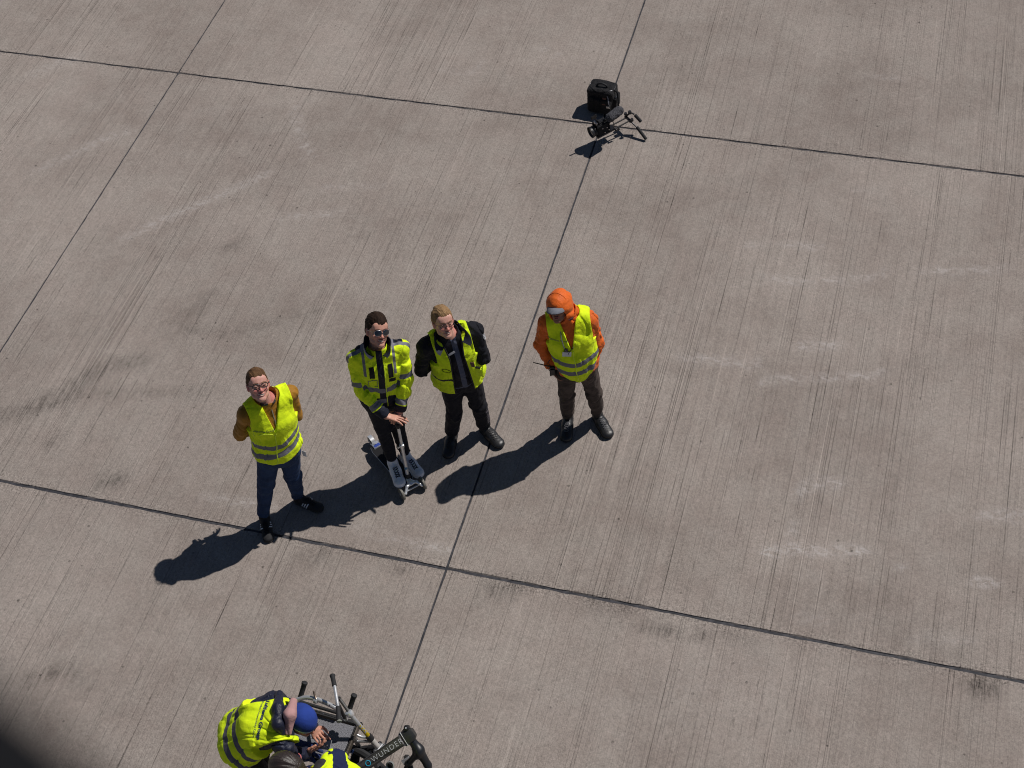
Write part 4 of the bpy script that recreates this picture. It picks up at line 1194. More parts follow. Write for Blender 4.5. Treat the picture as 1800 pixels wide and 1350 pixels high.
    a, b = J['elR'], J['wrR']; w_ = nrm(b - a); MB().lathe(a + (b - a) * .90, w_, [(.046, -.03), (.053, -.02), (.053, .02), (.046, .03)], 20).obj('cuff', M['tape_grey'], jk, per.base)
    for q in 'RL': make_shoe(per, q, M['boot_leather'], M['rubber'], L=.30, W=.054, boot=.05, lace=M['charcoal_knit'], seed=24)
    make_glasses(per, M['dark_metal'], w_=.0245, hgt=.0145, r=.0019)
person_open_vest()

# ------------------------------------------------------------------ the person in the orange hooded jacket
def person_orange():
    J = dict(anR=at(998, 727, .11), toR=at(996, 762, .03), anL=at(1050, 724, .11), toL=at(1067, 760, .03),
             hipR=at(998, 645, .91), hipL=at(1029, 641, .91), shR=at(964, 566, 1.43), shL=at(1033, 561, 1.44))
    J['knR'] = at(995, 694, .49); J['knL'] = at(1044, 690, .49)
    J['pelvis'] = (J['hipR'] + J['hipL']) / 2 + np.array([0, 0, .06])
    J['neck'] = (J['shR'] + J['shL']) / 2 + np.array([0, 0, .07]); J['chest'] = J['pelvis'] * .38 + J['neck'] * .62
    J['elR'] = on_ray(951, 606, J['shR'], .29, near=False); J['elL'] = on_ray(1049, 603, J['shL'], .29, near=False)
    J['wrR'] = at(969, 645, .93); J['wrL'] = at(1040, 641, .93)
    show(J, 'p4')
    hc = at(983, 539, 1.615)
    h = Head(hc, img_vec(hc, -.38, .42), -img_vec(hc, -.26, .84), .98)
    per = Person(J, h); T = per.T
    hands = hand_prims(J['wrR'], per.lat * .35 + per.fr * .2 - per.up, per.lat, 1, (.4, .4, .5, .5)) + hand_prims(J['wrL'], -per.lat * .35 + per.fr * .2 - per.up, -per.lat, -1, (.4, .4, .5, .5))
    per.body((.28, .13, .085), (.03, .02, .016), hands, smile=False, ruddy=.4, label='person in orange hooded jacket and grey-brimmed cap looking down, hands in trouser pockets')
    tr = make_trousers(per, cloth('taupe_trousers', (.070, .053, .046), rough=.85, fold=.5, var=.35), e=.010, ec=.024, seed=33, amp=.011, to=.97, stack=1.3)
    oj = cloth('orange_shell', (.66, .125, .018), rough=.55, fold=.45, sheen=.05)
    jk = make_jacket(per, oj, e=.024, ec=.024, hem=-.04, seed=35, amp=.012, neck_r=.06, collar=(.06, .082), to=.97, sh_r=.060)
    v = make_vest(per, cloth('lime_vest_three', LIME, [('tape', TAPE, .45)], fold=.45), e=.045, hem=-.085, flare=.004, seed=36, amp=.012, arm_u=.175,
                  vneck=(.058, T * .55), neck_r=.090, belly=.02, hemf=lambda u, v: .06 * (np.abs(u) / .1) ** 2 + .02 * (u < 0),
                  attrs={'tape': amax(band(per, .155, .05, dip=.02, side=.0), band(per, .045, .05, dip=.02, side=.0))})
    f = chest_ray(per, bvh_of(v)); MB().tube([f(.006 + .003 * math.sin(k), t) for k, t in enumerate(np.linspace(-.11, T * .55, 14))], .0035, 6).obj('front_binding', M['lime_trim'], v, per.base)
    text_on('printed_words', 'Lufthansa Group', .023, f(-.095, T * .74), per.lat, per.up, M['print_blue'], v, per.base, bvh_of(v))
    # hood: a shell round the head, open at the face
    P = [(ell(h.w(0, -.010, .028), (.105, .126, .114), h.R), 0), (ell(h.w(0, -.026, -.055), (.098, .096, .085), h.R), .04), (ecap(h.w(0, -.03, -.09), J['neck'], per.lat, (.080, .078), (.094, .080)), .04)]
    vol = Vol.around([p for p, _ in P], .0040)
    for p, k in P: vol.add(p, k)
    vol.disp(lambda W: (ridge(h.loc(W) * np.array([10, 8, 14]), 5) * .007 + (fbm(h.loc(W) * 22, 8) - .5) * .008), .02)
    vol.cut(ecap(h.w(0, .02, -.040), h.w(0, .20, -.055), h.x, (.064, .080), (.080, .092)), .010)
    hood = vol_obj('hood', vol, oj, per.root, per.base)
    mb = MB(); seam = []
    bh = bvh_of(hood)
    for a in np.linspace(-.9, .9, 15):
        d = h.R.T @ np.array([math.sin(a), .30, math.cos(a)]); d = nrm(d); r = bh.ray_cast(Vector(h.w(0, 0, .02) + d * .3), Vector(-d), .4)
        if r[0] is not None: seam.append(np.array(r[0]) + d * .0015)
    mb.tube(seam, .0022, 5).obj('hood_seam', oj, hood, per.base)
    # cap under the hood
    P = [(ell(h.w(0, .006, .044), (.081, .100, .066), h.R), 0)]
    vc = Vol.around([p for p, _ in P], .004); vc.add(*P[0][:1], k=0); vc.clip(lambda W: .030 - h.loc(W)[:, 2])
    cap = vol_obj('cap', vc, plain('grey_cap', (.10, .10, .115), .8, bump=.3), per.root, per.base)
    V = []; F = []; n = 16; m = 6
    for lay in (0, 1):
        for i in range(n + 1):
            a = -1.15 + 2.3 * i / n
            for j in range(m + 1):
                t = j / m; rr = t * .056 * max(math.cos(a * .95), .05) ** .5
                x = math.sin(a) * (.080 + .004 * t); y = math.cos(a) * .100 + rr; z = .042 - .035 * t * t - .9 * x * x - lay * .003
                V.append(h.w(x, y, z))
    N = (n + 1) * (m + 1)
    for i in range(n):
        for j in range(m):
            q = i * (m + 1) + j; F += [(q, q + m + 1, q + m + 2, q + 1), (N + q, N + q + 1, N + q + m + 2, N + q + m + 1)]
        q = i * (m + 1) + m; F.append((q, q + m + 1, N + q + m + 1, N + q))
    MB().raw(V, F).obj('brim', plain('grey_brim', (.16, .17, .20), .75, bump=.3), cap, per.base)
    collar_piece(per, M['scarf_red'], r0=.054, r1=.058, hgt=.070, gap=.15, flap=.0, wob=.004, name='neck_scarf', lean=.035)
    # lanyard with its card
    mb = MB(); card = f(-.045, .275, .010)
    for q in (-1, 1): mb.tube([J['neck'] + per.lat * q * .062 + per.fr * .05 + per.up * .02, f(-.02 + q * .045, T * .80, .008), f(-.035 + q * .022, T * .66, .006), card + per.up * .035], .0042, 6)
    ln = mb.obj('lanyard', M['tape_grey'], per.root, per.base)
    axc = np.stack([nrm(per.lat * 1. - per.up * .18), per.fr, nrm(per.up + per.lat * .18)])
    MB().box(card, (.036, .002, .026), axc, .001).obj('name_card', M['paper'], ln, per.base)
    MB().box(card + per.up * .042, (.014, .004, .020), axc, .002).obj('card_clip', M['dark_metal'], ln, per.base)
    mb = MB(); mb.tube([f(.02, T * .72, .008), f(.015, T * .64, .010), f(-.02, T * .56, .010), f(-.035, T * .50, .008)], .0030, 6); mb.obj('cord', M['black_plastic'], ln, per.base)
    # two way radio on the right hip
    c = J['hipR'] - per.lat * .125 + per.fr * .045 + np.array([0, 0, .025]); ax = np.stack([per.lat, per.fr, np.array([0, 0, 1.])])
    rd = MB().box(c, (.024, .018, .055), ax, .006).obj('radio', M['black_plastic'], None, per.base)
    tag(rd, 'small black two-way radio with stub aerial at the orange-jacketed person\'s right hip', 'radio')
    p0 = c + np.array([0, 0, .05]) - per.lat * .01; tip = p0 + nrm(-per.lat * 1.0 + np.array([0, 0, .55])) * .15
    MB().tube([p0, p0 + (tip - p0) * .5, tip], [.006, .0045, .004], 8).lathe(tip, tip - p0, [(.004, -.004), (.006, 0), (.004, .004)], 8).obj('aerial', M['black_plastic'], rd, per.base)
    MB().box(c + per.fr * .019 + np.array([0, 0, .012]), (.016, .002, .018), ax).obj('speaker_grille', M['dark_metal'], rd, per.base)
    mb = MB(); mb.tube(smooth_path([p0, p0 + np.array([0, 0, .06]) - per.lat * .02, p0 + np.array([0, 0, .09]) + per.lat * .0, p0 + np.array([0, 0, .02]) - per.lat * .035, c - np.array([0, 0, .06])], 5), .0022, 5); mb.obj('coiled_lead', M['black_plastic'], rd, per.base)
    for q in 'RL': make_shoe(per, q, M['boot_leather'], M['rubber'], L=.30, W=.055, boot=.07, lace=M['lace_grey'], seed=34)
person_orange()

# ------------------------------------------------------------------ the three-wheeled kick scooter
def scooter():
    base = at(700, 830, 0); base = np.array([base[0], base[1], 0.])
    t = thing('kick_scooter', 'silver and black three-wheeled kick scooter under the leaning man', 'scooter', base)
    wl = at(743, 849, .058); wr = at(706, 868, .058); rear = at(653, 776, .055)
    mid = (wl + wr) / 2; fw = orth(mid - rear, (0, 0, 1)); ax = nrm(wl - wr); up = np.array([0, 0, 1.]); side = np.cross(fw, up)
    # deck: a long board with rounded ends, bowed a little
    dl = np.linalg.norm((mid - rear)[:2]); V = []; F = []; n = 24; wid = lambda s: .066 * (1 - .55 * max(0, (s - .82) / .18) ** 2) * (1 - .25 * max(0, (.12 - s) / .12))
    a0 = rear + fw * .07; L = dl - .10
    for lay in (0, 1, 2, 3):
        for i in range(n + 1):
            s = i / n; c = a0 + fw * L * s; z = .078 + .010 * math.sin(math.pi * s) + (.016 if lay in (1, 2) else 0) - (.0 if lay in (1, 2) else 0)
            w_ = wid(s) - (.004 if lay in (0, 3) else 0); sg = -1 if lay in (0, 1) else 1
            V.append(np.array([c[0], c[1], z]) + side * sg * w_)
    m = n + 1
    for i in range(n):
        for l in range(4):
            a, b = l * m + i, ((l + 1) % 4) * m + i; F.append((a, b, b + 1, a + 1))
    F += [(0, 3 * m, 2 * m, m), (n, m + n, 2 * m + n, 3 * m + n)]
    MB().raw(V, F).obj('deck', plain('grip_deck', (.018, .018, .020), .9, bump=.8, bscale=500, spec=.15), t, base)
    pass
    for q in (side, -side): 
        m2 = MB().tube([np.array([(a0 + fw * L * s)[0], (a0 + fw * L * s)[1], .088 + .010 * math.sin(math.pi * s)]) + q * wid(s) * 1.01 for s in np.linspace(0.02, .98, 20)], .0035, 6); m2.obj('deck_rail', M['alloy'], t, base)
    # wheels: tyre, rim, hub
    tyre = plain('grey_polyurethane', (.16, .15, .13), .5, bump=.1)
    def wheel(c, a, r, w_):
        tt = MB().lathe(c - a * w_ / 2, a, [(r * .72, 0), (r * .90, .001), (r * .985, w_ * .2), (r, w_ * .5), (r * .985, w_ * .8), (r * .90, w_ - .001), (r * .72, w_)], 36).obj('wheel', tyre, t, base)
        MB().lathe(c - a * w_ * .45, a, [(.008, 0), (r * .40, .0), (r * .45, .004), (r * .70, .003), (r * .74, w_ * .1), (r * .74, w_ * .8), (r * .70, w_ * .87), (r * .45, w_ * .87), (r * .40, w_ * .9), (.008, w_ * .9)], 30).obj('rim', M['dark_metal'], tt, base)
        mb = MB()
        for sd in (-1, 1):
            for k in range(5):
                an = 2 * math.pi * k / 5; u = orth((0, 0, 1), a); v = np.cross(a, u); p = c + (u * math.cos(an) + v * math.sin(an)) * r * .57 + a * sd * w_ * .43
                mb.lathe(p, a * sd, [(.0, .003), (r * .11, .003), (r * .11, -.002)], 10)
        MB().lathe(c - a * (w_ / 2 + .004), a, [(.0, 0), (.009, .0), (.009, w_ + .008), (.0, w_ + .008)], 14).obj('axle_bolt', M['chrome'], tt, base)
    wheel(wl, ax, .060, .024); wheel(wr, ax, .060, .024); wheel(rear, side, .052, .026)
    # front truck: two curved silver arms from the steering block to the wheels
    blk = at(718, 843, .115); blk = np.array([blk[0], blk[1], .115])
    vol_p = [(ecap(blk - fw * .01, blk + fw * .045 - up * .015, ax, (.020, .016), (.030, .012)), .0)]
    for q, wv in ((1, wl), (-1, wr)):
        e = wv - ax * q * .022; k = blk + fw * .045 + ax * q * .045 - up * .015
        vol_p += [(ecap(blk + fw * .02 - up * .012, k, ax, (.016, .011), (.014, .010)), .012), (ecap(k, e + fw * .030 + up * .015, ax, (.013, .010), (.012, .009)), .01), (ecap(e + fw * .030 + up * .015, e + up * .002, ax, (.012, .009), (.010, .010)), .006)]
    vol_p += [(ecap(wl - ax * .02, wr + ax * .02, None, .0075, .0075), .006)]
    vol = Vol.around([p for p, _ in vol_p], .003)
    for p, k in vol_p: vol.add(p, k)
    tr = vol_obj('front_truck', vol, M['chrome'], t, base)
    # steering column: black sleeve, silver tube in two sizes, clamp, knob
    foot = at(717, 838, .13); top = at(699, 746, .90); foot = np.array([foot[0], foot[1], .13]); u = nrm(top - foot); H = np.linalg.norm(top - foot)
    MB().lathe(foot - u * .03, u, [(.020, 0), (.022, .01), (.022, .05), (.018, .075), (.0155, .08)], 24).obj('column_sleeve', M['rubber'], t, base)
    MB().lathe(foot + u * .045, u, [(.0150, 0), (.0150, H * .55)], 24).obj('lower_column', M['chrome'], t, base)
    cl = foot + u * (.045 + H * .55)
    c = MB().lathe(cl - u * .02, u, [(.0150, 0), (.021, .002), (.022, .02), (.021, .038), (.0135, .042)], 24).obj('column_clamp', M['chrome'], t, base)
    MB().box(cl + side * .026, (.016, .006, .010), np.stack([side, fw, up]), .002).obj('quick_release', M['chrome'], c, base)
    MB().lathe(cl, u, [(.0118, 0), (.0118, H * .45 - .06)], 24).obj('upper_column', M['chrome'], t, base)
    MB().lathe(top - u * .02, u, [(.0120, -.03), (.016, -.02), (.020, 0), (.024, .016), (.020, .030), (.008, .036)], 24).obj('knob', M['rubber'], t, base)
    f2 = foot + u * .13; o_ = orth(-FWD, u); mb = MB(); s_ = np.cross(u, o_)
    V = []; 
    for i in range(7):
        a = -.9 + 1.8 * i / 6
        for j in (0, 1): V.append(f2 + (o_ * math.cos(a) + s_ * math.sin(a)) * .0156 + u * .035 * j)
    mb.raw(V, [(2 * i, 2 * i + 1, 2 * i + 3, 2 * i + 2) for i in range(6)]); st = mb.obj('blue_sticker', plain('blue_sticker', (.03, .16, .30), .4), t, base)
    # rear fork arms and the brake plate over the rear wheel
    for q, nm in ((1, 'rear_arm'), (-1, 'rear_arm')):
        MB().box(rear + side * q * .020 + fw * .035 + up * .012, (.004, .050, .012), np.stack([side, fw, up]), .002).obj(nm, M['alloy'], t, base)
    V = []; 
    for i in range(9):
        a = math.radians(20 + 95 * i / 8); p = rear - fw * math.cos(a) * .0 + (fw * math.cos(a) + up * math.sin(a)) * .060
        for q in (-1, 1): V.append(p + side * q * .017)
    for i in range(9): V += [V[2 * i] + nrm(V[2 * i] - rear) * .003, V[2 * i + 1] + nrm(V[2 * i + 1] - rear) * .003]
    F = [(2 * i, 2 * i + 2, 2 * i + 3, 2 * i + 1) for i in range(8)] + [(18 + 2 * i, 19 + 2 * i, 21 + 2 * i, 20 + 2 * i) for i in range(8)] + [(2 * i, 18 + 2 * i, 20 + 2 * i, 2 * i + 2) for i in range(8)] + [(2 * i + 1, 2 * i + 3, 21 + 2 * i, 19 + 2 * i) for i in range(8)]
    MB().raw(V, F).obj('brake_fender', M['chrome'], t, base)
    b = rear + fw * .092 + up * .045; MB().box(b, (.040, .038, .008), np.stack([side, fw, nrm(up)]), .004).obj('rear_plate', M['chrome'], t, base)
    MB().box(b + up * .0095 + fw * .012, (.028, .014, .0015), np.stack([side, fw, up])).obj('blue_label', plain('blue_label', (.03, .06, .28), .4), t, base)
    return t
scooter()

# ------------------------------------------------------------------ black camera bag
def bag():
    c0 = at(1056, 197, 0); c0 = np.array([c0[0], c0[1], 0.])
    t = thing('camera_bag', 'black padded camera bag standing on the concrete at the crossing of two joints', 'bag', c0)
    c0 = c0 + 0.0; a = at(1025, 192, .0); b = at(1083, 204, .0); x = orth(b - a, (0, 0, 1)); z = np.array([0, 0, 1.]); y = np.cross(z, x)    # y away from the viewer
    W, D, H = .146, .105, .30; c = c0 + y * .07 + z * H / 2; R = np.stack([x, y, z])
    cl = cloth('black_nylon', (.007, .0065, .008), rough=.7, weave=.9, fold=.7, fscale=22, sheen=.05, spec=.22)
    P = [(rbox(c, (W, D, H / 2), .040, R), 0), (rbox(c - y * (D - .002) - z * .03, (W - .016, .030, H / 2 - .055), .026, R), .012), (rbox(c + x * (W + .004) - z * .02, (.026, D - .03, H / 2 - .07), .022, R), .010)]
    vol = Vol.around([p for p, _ in P], .0038)
    for p, k in P: vol.add(p, k)
    vol.disp(lambda Q: (fbm(Q * 16, 3) - .5) * .016 + ridge(Q * 12, 4) * .002, .02)
    vol.clip(lambda Q: .002 - Q[:, 2])
    body = vol_obj('bag_body', vol, cl, t, c0)
    bv = bvh_of(body)
    def hit(p, d):
        r = bv.ray_cast(Vector(p - nrm(d) * .3), Vector(nrm(d)), .8); return np.array(r[0]) - nrm(d) * .003 if r[0] is not None else p
    top = c + z * H / 2
    mb = MB(); mb.tube([hit(top + x * W * .93 * math.cos(a_) + y * D * .90 * math.sin(a_), -z) - z * .002 for a_ in np.linspace(0, 2 * math.pi, 41)], .0032, 6, caps=False); mb.obj('zip', M['dark_metal'], t, c0)
    h0, h1 = hit(top - x * .052 - y * .015, -z), hit(top + x * .060 - y * .015, -z)
    MB().tube(smooth_path([h0, h0 + z * .022 + x * .012, (h0 + h1) / 2 + z * .036, h1 + z * .022 - x * .012, h1], 6), .0105, 10).obj('carry_handle', M['rubber'], t, c0)
    pf = c + x * .060 - y * (D + .03) + z * .045
    V = [hit(pf + x * dx + z * dz, y) for dx, dz in ((-.022, -.035), (.018, -.035), (.018, .035), (-.022, .035))]
    MB().raw(V + [v + y * .004 for v in V], [(0, 1, 2, 3), (7, 6, 5, 4), (0, 4, 5, 1), (1, 5, 6, 2), (2, 6, 7, 3), (3, 7, 4, 0)]).obj('leather_patch', plain('tan_leather', (.13, .045, .025), .6, bump=.3), t, c0)
    mb = MB(); pts = [hit(pf + x * (.030 + .03 * s_) + z * (.07 - .10 * s_), y) for s_ in np.linspace(0, 1, 6)]; mb.tube(pts, [.003, .006, .007, .007, .006, .004], 6); mb.obj('strap_end', M['tape_grey'], t, c0)
    b0 = hit(pf + x * .045 - z * .055, y); MB().box(b0, (.018, .006, .014), R, .003).obj('buckle', M['steel_ring'], t, c0)
    b0 = hit(c + x * (W + .05) + z * .055 - y * .03, -x); MB().box(b0, (.006, .018, .010), R, .003).obj('strap_ring', M['steel_ring'], t, c0)
    mb = MB(); p0 = hit(top + x * W * .9 - y * .02 + z * .0, -z); mb.tube(smooth_path([p0, p0 + x * .04 - z * .03, c + x * (W + .045) + z * .02 - y * .05, c + x * (W + .05) - z * .09 - y * .06, c + x * (W + .03) - z * .135 - y * .04], 5), .0085, 8); mb.obj('shoulder_strap', M['matt_black'], t, c0)
    for dx in (-.06, .01):
        mb = MB(); mb.tube([hit(c + x * dx - y * (D + .04) + z * s_, y) for s_ in np.linspace(-.09, .08, 10)], .0045, 5); mb.obj('webbing_strap', M['matt_black'], t, c0)
    return t
bag()

# ------------------------------------------------------------------ shoulder-mount video camera lying on the slab
def rig():
    c0 = at(1068, 232, 0); c0 = np.array([c0[0], c0[1], 0.])
    t = thing('camera_rig', 'black video camera on a shoulder rig with two handles, beside the bag', 'camera', c0)
    z = np.array([0, 0, 1.]); ZB = .13
    # rods run from the camera (lower left) to the handle bar (upper right)
    r0 = at(1078, 221, .14); r1 = at(1110, 204, .16); f = nrm(r1 - r0); x = orth(np.cross(f, z), f); u = np.cross(x, f)     # f along rods (to the operator), x to the viewer's side
    if x[1] > 0: x = -x; u = np.cross(x, f)
    if u[2] < 0: u = -u
    R = np.stack([f, x, u])
    cc = at(1057, 223, .20)
    body = MB().box(cc, (.075, .060, .070), R, .012).obj('camera_body', M['matt_black'], t, c0)
    MB().box(cc + u * .078 + f * .01, (.045, .030, .012), R, .005).obj('top_plate', M['black_plastic'], body, c0)
    for i, (a, b) in enumerate(((.03, .02), (.05, -.02), (-.02, .035), (.0, -.03))):
        MB().lathe(cc + f * a + u * b + x * .060, x, [(.0, .008), (.006, .008), (.0075, .0)], 12).obj('button', M['steel_ring'], body, c0)
    # round lens with matte box ring at the low left end
    ln = cc - f * .075
    MB().lathe(ln, -f, [(.050, 0), (.056, .006), (.056, .022), (.050, .026), (.050, .034), (.060, .038), (.062, .058), (.055, .060), (.050, .045), (.0, .042)], 32).obj('lens', M['black_plastic'], t, c0)
    MB().lathe(ln - f * .008, -f, [(.0565, 0), (.0580, .002), (.0580, .010), (.0565, .012)], 32).obj('focus_ring', M['rubber'], t, c0)
    MB().lathe(ln - f * .046, -f, [(.0, .004), (.046, .0)], 24).obj('front_glass', M['lens'], t, c0)
    # furry microphone cover above
    m0 = at(1073, 206, .37); m1 = at(1088, 195, .38)
    P = [(ecap(m0, m1, None, .048, .048), 0)]; vol = Vol.around([p for p, _ in P], .0032, .04)
    for p, k in P: vol.add(p, k)
    vol.disp(lambda Q: -(vnoise(Q * np.array([160, 160, 160]), 5) - .5) * .007 - (fbm(Q * 45, 6) - .5) * .010, .03)
    s = NT('grey_fur'); n = s.noise(s.coord(), 150, 4, .8); fur = s.out(s.mix(s.mapr(n, .35, .7), (.022, .022, .025), (.13, .13, .145)), .95, s.bump(n, 1, .006), spec=.1)
    mic = vol_obj('microphone_cover', vol, fur, t, c0, it=0)
    md = nrm(m1 - m0); MB().lathe(m0 - md * .05, md, [(.0, 0), (.014, 0), (.016, .03), (.016, .06)], 14).obj('microphone', M['black_plastic'], t, c0)
    MB().tube([cc + u * .08 + f * .02, (cc + u * .08 + m0) / 2 + md * .02, m0 + md * .02 - u * .035], .009, 10).obj('microphone_mount', M['dark_metal'], t, c0)
    # base plate, rods and clamps
    bp = cc - u * .085 + f * .03; MB().box(bp, (.11, .045, .012), R, .004).obj('base_plate', M['dark_metal'], t, c0)
    for q in (-1, 1):
        a = bp + x * q * .030 + u * .0; MB().tube([a - f * .06, a + f * .30], .0078, 12).obj('rod', M['black_plastic'], t, c0)
    for k, (s1, s2) in enumerate(((.105, 1), (.135, -1))):
        MB().lathe(bp + f * s1 + x * .045 * 1, x, [(.0, .022), (.012, .022), (.014, .018), (.014, .006), (.008, .0)], 16).obj('clamp_knob', M['dark_metal'], t, c0)
    MB().lathe(cc + f * .082 + u * .035 , x, [(.030, -.02), (.033, -.018), (.033, .018), (.030, .02)], 24).obj('cable_loop', M['dark_metal'], t, c0)
    # handle bar: clamp block, two arms bent outwards and down with thick foam grips
    hb = bp + f * .29; MB().box(hb, (.016, .055, .014), R, .004).obj('rod_clamp', M['dark_metal'], t, c0)
    k = MB().lathe(hb + x * .0 + u * .03 - x * .045, u, [(.0, .02), (.016, .02), (.018, .012), (.018, 0)], 16).obj('clamp_knob', M['black_plastic'], t, c0)
    # near arm: towards (1137, 246) ; far arm: (1118,199) -> (1128,215)
    e1 = at(1121, 225, .10); g1a = at(1119.5, 223, .105); g1b = at(1136, 245, .022)
    MB().tube([hb + x * .05, hb + x * .05 + (e1 - hb - x * .05) * .5, e1], .0075, 10).obj('handle_arm', M['dark_metal'], t, c0)
    MB().tube([g1a, g1a + (g1b - g1a) * .03, g1b - (g1b - g1a) * .03, g1b], [.012, .0165, .0165, .012], 14).obj('foam_grip', M['rubber'], t, c0)
    j = at(1133, 240, .03)
    e2 = at(1115, 201, .21); g2a = at(1116, 202, .205); g2b = at(1127, 214, .14)
    MB().tube([hb - x * .05, at(1109, 198, .22), e2], .0085, 10).obj('handle_arm', M['dark_metal'], t, c0)
    MB().tube([g2a, g2a + (g2b - g2a) * .04, g2b - (g2b - g2a) * .04, g2b], [.012, .0175, .0175, .012], 14).obj('foam_grip', M['rubber'], t, c0)
    MB().lathe(at(1107, 198, .23), u, [(.0, .018), (.017, .018), (.019, .01), (.019, -.01), (.0, -.012)], 16).obj('rosette', M['black_plastic'], t, c0)
    MB().lathe(at(1111, 211, .18), u, [(.0, .018), (.015, .018), (.016, .01), (.016, -.01), (.0, -.012)], 16).obj('rosette', M['black_plastic'], t, c0)
    # strut that keeps the grips apart touches the ground, viewfinder arm with its small screen
    v0 = cc + u * .075 - f * .02; v1 = v0 + u * .10 - f * .05; MB().tube([v0, v1], .006, 8).obj('screen_arm', M['dark_metal'], t, c0)
    MB().box(v1, (.030, .008, .022), R, .003).obj('small_screen', M['black_plastic'], t, c0)
    MB().box(cc - f * .06 + u * .085, (.010, .028, .018), R, .003).obj('cold_shoe', M['steel_ring'], t, c0)
    MB().tube(smooth_path([cc + f * .07 + u * .06, cc + f * .11 + u * .07 + x * .02, cc + f * .12 - u * .0 + x * .05, bp + f * .09 + x * .04], 6), .0045, 8).obj('cable', M['black_plastic'], t, c0)
    return t
rig()

# ------------------------------------------------------------------ the two people bending over the cargo cycle
def person_bending():
    J = dict(shL=at(484, 1232, 1.27), shR=at(499, 1310, 1.22)); J['pelvis'] = at(424, 1298, 1.00)
    J['neck'] = (J['shL'] + J['shR']) / 2 + np.array([.035, 0, .045])
    J['chest'] = J['pelvis'] * .42 + J['neck'] * .58 + np.array([-.02, 0, .055])
    hl = orth(J['shL'] - J['shR'], (0, 0, 1)); fx = np.cross(hl, (0, 0, 1)); z = np.array([0, 0, 1.])
    J['hipL'] = J['pelvis'] + hl * .09 - z * .02 - fx * .02; J['hipR'] = J['pelvis'] - hl * .09 - z * .02 - fx * .02
    for q, s_ in (('L', 1), ('R', -1)):
        a = J['pelvis'] + hl * .13 * s_ - fx * .04; J['an' + q] = np.array([a[0], a[1], .10]); J['to' + q] = J['an' + q] + fx * .18 - z * .07
        J['kn' + q] = (J['hip' + q] + J['an' + q]) / 2 + fx * .09 + z * .03
    J['wrL'] = at(549, 1281, .90); J['wrR'] = at(540, 1321, .90)
    J['elL'] = joint(520, 1262, J['shL'], .29, J['wrL'], .26); J['elR'] = joint(512, 1330, J['shR'], .29, J['wrR'], .25)
    show(J, 'p5')
    hc = at(531, 1268, 1.23); h = Head(hc, (.85, -.35, -.35), (0, .2, .95), .94)
    per = Person(J, h, .93)
    ph = at(571, 1308, .96)
    hands = hand_prims(J['wrL'], at(566, 1299, .955) - J['wrL'], -z + .3 * hl, -1, (.35, .3, .5, .6), first=.5, thumb=.5) + hand_prims(J['wrR'], at(568, 1311, .955) - J['wrR'], z * .5 + hl * .8, -1, (.45, .5, .5, .45), spread=.5, first=.4, thumb=.4)
    per.body((.55, .28, .20), None, hands, smile=False, label='person in blue beanie bending over the tray, lime vest printed on the back')
    make_trousers(per, M['black_trouser'], e=.014, ec=.022, seed=43)
    jk = make_jacket(per, cloth('navy_quilted', (.012, .015, .035), rough=.45, fold=.6, fscale=20, spec=.35), e=.024, ec=.026, hem=-.05, seed=45, amp=.016, neck_r=.055, to=.95)
    T = per.T
    v = make_vest(per, cloth('lime_vest_four', LIME, [('tape', (.085, .085, .115), .5)], fold=.35), e=.050, hem=-.045, flare=.012, seed=46, amp=.012, arm_u=.140, vneck=(.09, T * .5), neck_r=.085,
                  attrs={'tape': amax(band(per, .165, .052, side=.10), band(per, .055, .052, side=.12))})
    bv = bvh_of(v)
    def back(u, t, lift=.003):
        p = J['pelvis'] + per.lat * u + per.up * t; r = bv.ray_cast(Vector(p - per.fr * .45), Vector(per.fr), .6)
        return np.array(r[0]) + np.array(r[1]) * lift if r[0] is not None else p - per.fr * .16
    o = back(.0, T * .80); xd = at(449, 1302, 1.35) - at(474, 1234, 1.35); o = bvp(bv, 461, 1262)
    text_on('printed_words', 'Lufthansa Group', .036, o, xd, np.cross(z, xd), M['print_blue'], v, per.base, bv, bold=.0014, tol=.3)
    o2 = bvp(bv, 453, 1261)
    text_on('printed_words', 'Product Connectivity Core', .0205, o2, xd, np.cross(z, xd), M['print_blue'], v, per.base, bv, tol=.3)
    lp = bvp(bv, 458, 1231); MB().tube(smooth_path([lp, lp + np.array([.01, .02, .02]), lp + np.array([.05, .025, .015]), lp + np.array([.06, .0, -.01])], 5), .004, 6).obj('shoulder_loop', M['lime_trim'], v, per.base)
    # quilted collar and the pink hood of the sweatshirt lying on the nape
    c0, c1, c2, c3 = at(492, 1222, 1.33), at(489, 1245, 1.40), at(489, 1272, 1.38), at(500, 1296, 1.28)
    P = [(ecap(c0, c1, z, (.040, .030), (.048, .040)), 0), (ecap(c1, c2, z, (.048, .040), (.050, .040)), .03), (ecap(c2, c3, z, (.050, .040), (.030, .030)), .03)]
    vol = Vol.around([p for p, _ in P], .004)
    for p, k in P: vol.add(p, k)
    vol.disp(lambda Q: ridge(Q * np.array([9, 20, 12]), 7) * .004 + (fbm(Q * 14, 5) - .5) * .006, .025)
    vol_obj('quilted_collar', vol, cloth('navy_gloss', (.012, .014, .032), rough=.45, fold=.5, fscale=16, spec=.35), per.root, per.base)
    c0, c1, c2 = at(516, 1234, 1.40), at(509, 1256, 1.42), at(506, 1288, 1.33)
    P = [(ecap(c0, c1, z, (.034, .034), (.040, .044)), 0), (ecap(c1, c2, z, (.040, .044), (.022, .026)), .03)]
    vol = Vol.around([p for p, _ in P], .0036)
    for p, k in P: vol.add(p, k)
    ux = nrm(c2 - c0); sd = nrm(np.cross(ux, z))
